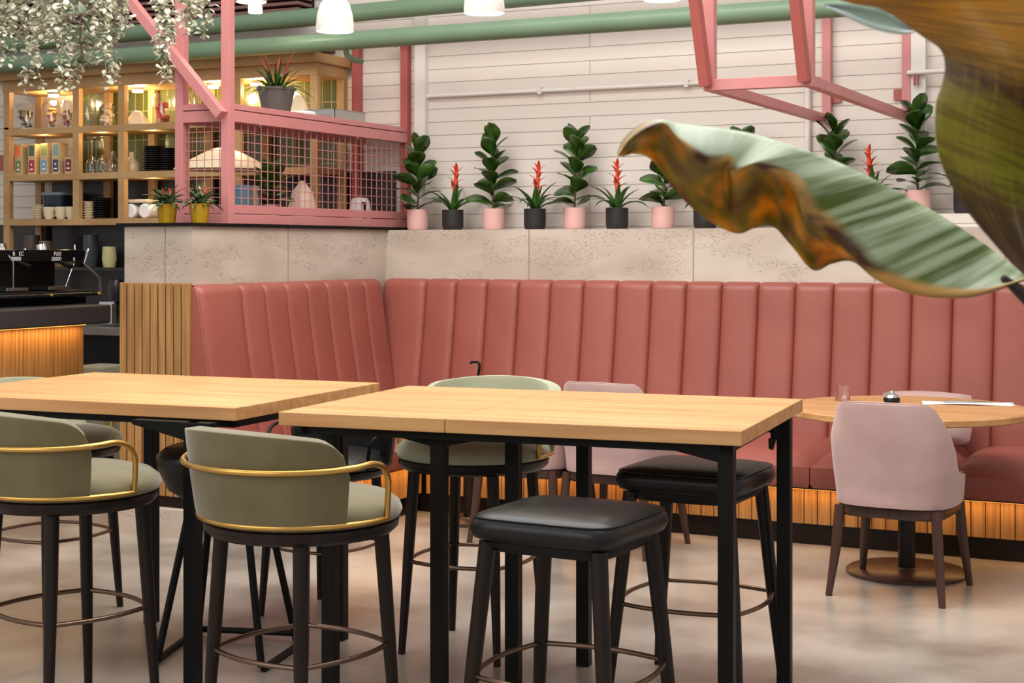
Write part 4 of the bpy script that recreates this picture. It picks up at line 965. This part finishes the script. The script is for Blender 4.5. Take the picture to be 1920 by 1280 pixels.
# ------------------------------------------------------------------ banana plant in the foreground
def translucent(m, col, f):
    N = m.node_tree.nodes; L = m.node_tree.links; b = N['Principled BSDF']; out = N['Material Output']
    tr = N.new('ShaderNodeBsdfTranslucent'); L.new(col, tr.inputs[0]); mx = N.new('ShaderNodeMixShader'); mx.inputs[0].default_value = f
    L.new(b.outputs[0], mx.inputs[1]); L.new(tr.outputs[0], mx.inputs[2]); L.new(mx.outputs[0], out.inputs[0])
def leafmat1():
    m = bpy.data.materials.new('banana_leaf_blade'); m.use_nodes = True; N = m.node_tree.nodes; L = m.node_tree.links; b = N['Principled BSDF']
    uv = N.new('ShaderNodeUVMap'); uv.uv_map = 'UVMap'; s = N.new('ShaderNodeSeparateXYZ'); L.new(uv.outputs[0], s.inputs[0])
    mp = N.new('ShaderNodeMapping'); mp.inputs['Scale'].default_value = (34, 1.0, 1); L.new(uv.outputs[0], mp.inputs[0])
    nz = N.new('ShaderNodeTexNoise'); nz.inputs['Scale'].default_value = 1.0; nz.inputs['Detail'].default_value = 2; L.new(mp.outputs[0], nz.inputs[0])
    g = N.new('ShaderNodeValToRGB'); g.color_ramp.elements[0].position = .38; g.color_ramp.elements[1].position = .58
    g.color_ramp.elements[0].color = srgb(104, 130, 56); g.color_ramp.elements[1].color = srgb(200, 216, 184); L.new(nz.outputs[0], g.inputs[0])
    # paler towards the tip half
    n2 = N.new('ShaderNodeTexNoise'); n2.inputs['Scale'].default_value = 3.2; mp2 = N.new('ShaderNodeMapping'); mp2.inputs['Scale'].default_value = (3, 1, 1); L.new(uv.outputs[0], mp2.inputs[0]); L.new(mp2.outputs[0], n2.inputs[0]); n2.inputs['Detail'].default_value = 2
    pale = N.new('ShaderNodeMix'); pale.data_type = 'RGBA'
    mr = N.new('ShaderNodeMapRange'); mr.inputs[1].default_value = .35; mr.inputs[2].default_value = .62; mr.inputs[3].default_value = .8; mr.inputs[4].default_value = 0; L.new(s.outputs[0], mr.inputs[0])
    L.new(mr.outputs[0], pale.inputs[0]); L.new(g.outputs[0], pale.inputs[6]); pale.inputs[7].default_value = srgb(212, 228, 204)
    un = N.new('ShaderNodeValToRGB'); e = un.color_ramp.elements; e[0].position = .33; e[0].color = srgb(112, 68, 12); e[1].position = .66; e[1].color = srgb(232, 166, 30)
    k = un.color_ramp.elements.new(.48); k.color = srgb(140, 118, 20); k = un.color_ramp.elements.new(.58); k.color = srgb(206, 138, 20); L.new(n2.outputs[0], un.inputs[0])
    # v: 0..0.5 upper, 0.5..1 under
    vn = math_n(N, L, 'ADD', s.outputs[1], math_n(N, L, 'MULTIPLY', math_n(N, L, 'SUBTRACT', n2.outputs[0], .5), .10))
    isu = N.new('ShaderNodeMapRange'); isu.inputs[1].default_value = .495; isu.inputs[2].default_value = .51; L.new(s.outputs[1], isu.inputs[0])
    mx = N.new('ShaderNodeMix'); mx.data_type = 'RGBA'; L.new(isu.outputs[0], mx.inputs[0]); L.new(pale.outputs[2], mx.inputs[6]); L.new(un.outputs[0], mx.inputs[7])
    # scorched border at the ridge
    ed = math_n(N, L, 'ABSOLUTE', math_n(N, L, 'SUBTRACT', vn, .475)); em_ = N.new('ShaderNodeMapRange'); em_.inputs[1].default_value = .02; em_.inputs[2].default_value = .085; em_.inputs[3].default_value = 1; em_.inputs[4].default_value = 0; L.new(ed, em_.inputs[0])
    bc_ = N.new('ShaderNodeValToRGB'); bc_.color_ramp.elements[0].color = srgb(96, 62, 40); bc_.color_ramp.elements[0].position = .38; bc_.color_ramp.elements[1].color = srgb(222, 180, 104); bc_.color_ramp.elements[1].position = .55; L.new(n2.outputs[0], bc_.inputs[0])
    m2 = N.new('ShaderNodeMix'); m2.data_type = 'RGBA'; L.new(em_.outputs[0], m2.inputs[0]); L.new(mx.outputs[2], m2.inputs[6]); L.new(bc_.outputs[0], m2.inputs[7])
    tip = N.new('ShaderNodeMapRange'); tip.inputs[1].default_value = .13; tip.inputs[2].default_value = .19; tip.inputs[3].default_value = 1; tip.inputs[4].default_value = 0; L.new(math_n(N, L, 'ADD', s.outputs[0], math_n(N, L, 'MULTIPLY', n2.outputs[0], .03)), tip.inputs[0])
    m3 = N.new('ShaderNodeMix'); m3.data_type = 'RGBA'; L.new(tip.outputs[0], m3.inputs[0]); L.new(m2.outputs[2], m3.inputs[6]); L.new(un.outputs[0], m3.inputs[7])
    L.new(m3.outputs[2], b.inputs['Base Color']); b.inputs['Roughness'].default_value = .5; translucent(m, m3.outputs[2], .28)
    bp = N.new('ShaderNodeBump'); bp.inputs['Strength'].default_value = .25; bp.inputs['Distance'].default_value = .004; L.new(nz.outputs[0], bp.inputs['Height']); L.new(bp.outputs[0], b.inputs['Normal'])
    return m
def leafmat2():
    m = bpy.data.materials.new('browning_leaf_blade'); m.use_nodes = True; N = m.node_tree.nodes; L = m.node_tree.links; b = N['Principled BSDF']
    uv = N.new('ShaderNodeUVMap'); uv.uv_map = 'UVMap'; s = N.new('ShaderNodeSeparateXYZ'); L.new(uv.outputs[0], s.inputs[0])
    mp = N.new('ShaderNodeMapping'); mp.inputs['Scale'].default_value = (1.5, 16, 1); L.new(uv.outputs[0], mp.inputs[0])
    nz = N.new('ShaderNodeTexNoise'); nz.inputs['Scale'].default_value = 1.6; nz.inputs['Detail'].default_value = 3; L.new(mp.outputs[0], nz.inputs[0])
    rp = N.new('ShaderNodeValToRGB'); cr = rp.color_ramp; cr.elements[0].position = 0; cr.elements[0].color = srgb(200, 140, 20); cr.elements[1].position = 1; cr.elements[1].color = srgb(44, 22, 6)
    for p_, c in ((.25, (186, 130, 30)), (.36, (160, 120, 40)), (.44, (72, 40, 6)), (.50, (128, 116, 18)), (.66, (138, 136, 22)), (.76, (84, 62, 8)), (.84, (52, 24, 6))): k = cr.elements.new(p_); k.color = srgb(*c)
    L.new(math_n(N, L, 'ADD', s.outputs[1], math_n(N, L, 'MULTIPLY', math_n(N, L, 'SUBTRACT', nz.outputs[0], .5), .12)), rp.inputs[0])
    mp3 = N.new('ShaderNodeMapping'); mp3.inputs['Scale'].default_value = (9, .9, 1); L.new(uv.outputs[0], mp3.inputs[0])
    n3 = N.new('ShaderNodeTexNoise'); n3.inputs['Scale'].default_value = 1.0; n3.inputs['Detail'].default_value = 2; L.new(mp3.outputs[0], n3.inputs[0])
    mp4 = N.new('ShaderNodeMapping'); mp4.inputs['Scale'].default_value = (.8, 60, 1); L.new(uv.outputs[0], mp4.inputs[0])
    n4 = N.new('ShaderNodeTexNoise'); n4.inputs['Scale'].default_value = 1.0; n4.inputs['Detail'].default_value = 1; L.new(mp4.outputs[0], n4.inputs[0])
    r3 = N.new('ShaderNodeMapRange'); r3.inputs[1].default_value = .5; r3.inputs[2].default_value = .68; r3.inputs[4].default_value = .3; L.new(n3.outputs[0], r3.inputs[0])
    r4 = N.new('ShaderNodeMapRange'); r4.inputs[1].default_value = .45; r4.inputs[2].default_value = .62; r4.inputs[4].default_value = .45; L.new(n4.outputs[0], r4.inputs[0])
    m1 = N.new('ShaderNodeMix'); m1.data_type = 'RGBA'; L.new(r3.outputs[0], m1.inputs[0]); L.new(rp.outputs[0], m1.inputs[6]); m1.inputs[7].default_value = srgb(176, 156, 70)
    m2 = N.new('ShaderNodeMix'); m2.data_type = 'RGBA'; L.new(r4.outputs[0], m2.inputs[0]); L.new(m1.outputs[2], m2.inputs[6]); m2.inputs[7].default_value = srgb(74, 44, 8)
    L.new(m2.outputs[2], b.inputs['Base Color']); b.inputs['Roughness'].default_value = .5; translucent(m, m2.outputs[2], .35)
    bp = N.new('ShaderNodeBump'); bp.inputs['Strength'].default_value = .3; bp.inputs['Distance'].default_value = .004; L.new(nz.outputs[0], bp.inputs['Height']); L.new(bp.outputs[0], b.inputs['Normal'])
    return m
def cat_(pts, n):
    out = []; m = len(pts)
    for i in range(n+1):
        t = i/n*(m-1); k = min(m-2, int(t)); f = t-k
        P = [pts[max(0, k-1)], pts[k], pts[k+1], pts[min(m-1, k+2)]]
        out.append(tuple(.5*((2*P[1][c])+(-P[0][c]+P[2][c])*f+(2*P[0][c]-5*P[1][c]+4*P[2][c]-P[3][c])*f*f+(-P[0][c]+3*P[1][c]-3*P[2][c]+P[3][c])*f**3) for c in range(len(P[0]))))
    return out
bp_base = W(_r(2230)*1.9, 1.9, 0)
bn = thing('banana_plant', 'potted banana plant with browning leaves reaching in from the right foreground', 'plant', bp_base)
topc = [(1158, 287), (1172, 258), (1205, 232), (1243, 225), (1270, 232), (1340, 240), (1400, 249), (1455, 264), (1510, 282), (1560, 300), (1615, 325), (1665, 350), (1715, 377), (1765, 405), (1820, 440), (1865, 472), (1900, 500), (1925, 520)]
ridg = [(1159, 290), (1182, 262), (1215, 240), (1246, 232), (1272, 262), (1322, 298), (1362, 300), (1372, 322), (1412, 308), (1462, 322), (1492, 352), (1510, 398), (1552, 430), (1592, 470), (1640, 520), (1720, 548), (1820, 552), (1925, 522)]
lowr = [(1159, 292), (1172, 292), (1190, 288), (1222, 300), (1262, 352), (1300, 392), (1340, 420), (1383, 438), (1418, 426), (1450, 425), (1482, 458), (1524, 506), (1560, 494), (1600, 490), (1645, 524), (1722, 553), (1822, 556), (1925, 524)]
NC = 110; A_, B_, L_ = cat_(topc, NC), cat_(ridg, NC), cat_(lowr, NC)
mb = MB(); rows = []; uvs = []
for i in range(NC+1):
    u = i/NC; D0 = 1.62+.24*u+.012*math.sin(u*38)
    col = []; n1 = 8
    for k in range(n1+1):
        t = k/n1; x = A_[i][0]*(1-t)+B_[i][0]*t; y = A_[i][1]*(1-t)+B_[i][1]*t
        col.append(pxD(x, y, D0+.09*(1-t)**1.5)); uvs.append((u, .5*t))
    for k in range(1, n1+1):
        t = k/n1; x = B_[i][0]*(1-t)+L_[i][0]*t; y = B_[i][1]*(1-t)+L_[i][1]*t
        col.append(pxD(x, y, D0+.015+.07*math.sin(t*PI*.5))); uvs.append((u, .5+.5*t))
    rows.append(col)
mb.grid(rows); mb.uv = uvs
mb.build('leaf_blade', leafmat1(), bn, world=True, smooth=180, solid=.0015)
left = [(1540, -60), (1560, -12), (1600, 6), (1650, 14), (1692, 40), (1728, 66), (1764, 92), (1773, 125), (1767, 160), (1756, 195), (1755, 250), (1764, 300), (1786, 350), (1818, 400), (1858, 448), (1905, 500), (1960, 545)]
right = [(2110-.45*i*i, -60+i*43) for i in range(17)]
NR = 80; A_, B_ = cat_(left, NR), cat_(right, NR); mb = MB(); rows = []; uvs = []
for i in range(NR+1):
    v = i/NR; row = []
    for k in range(21):
        t = k/20; x = A_[i][0]*(1-t)+B_[i][0]*t; y = A_[i][1]*(1-t)+B_[i][1]*t
        row.append(pxD(x, y, 1.45+.10*math.sin(t*PI)*-1+.03*math.sin(v*9+t*3)+.05*v)); uvs.append((t*3, v))
    rows.append(row)
mb.grid(rows); mb.uv = uvs; mb.build('leaf_blade', leafmat2(), bn, world=True, smooth=180, solid=.0015)
f1 = [(1545, 8), (1580, 8), (1620, 14), (1660, 24), (1700, 46), (1716, 56)]; f2 = [(1552, 14), (1590, 32), (1630, 50), (1665, 60), (1695, 63), (1714, 60)]
A_, B_ = cat_(f1, 24), cat_(f2, 24); mb = MB()
mb.grid([[pxD(a[0]*(1-t)+b_[0]*t, a[1]*(1-t)+b_[1]*t, 1.60-.03*t+.02*math.sin(t*PI)) for t in (0, .25, .5, .75, 1)] for a, b_ in zip(A_, B_)])
mb.build('leaf_fold', mat('pale_leaf_fold', srgb(186, 202, 198), .4, col2=srgb(160, 184, 170), scale=20), bn, world=True, smooth=180, solid=.0015)
mb = MB()
mb.tube([pxD(1880, 520, 1.86), pxD(1930, 560, 1.87), pxD(2010, 650, 1.88), pxD(2120, 800, 1.89), pxD(2220, 1200, 1.9), bp_base+Vector((0, 0, .4))], [.004, .010, .014, .02, .035, .05], 14)
mb.tube([pxD(1985, 560, 1.49), pxD(1988, 640, 1.51), pxD(2070, 850, 1.65), pxD(2170, 1080, 1.82), bp_base+Vector((.02, 0, .5))], [.005, .009, .014, .022, .03], 14)
mb.build('leaf_stalk', mat('dark_leaf_stalk', srgb(52, 34, 30), .5), bn, world=True, smooth=60)
MB().tube([(0, 0, .34), (0, 0, .8)], [.06, .045], 20).build('trunk', mat('banana_trunk', srgb(110, 104, 60), .6), bn, smooth=50)
MB().lathe([(0, 0), (.14, 0), (.19, .36), (.175, .36), (.17, .33), (0, .33)], 40).build('pot', M_potgrey, bn, smooth=40)
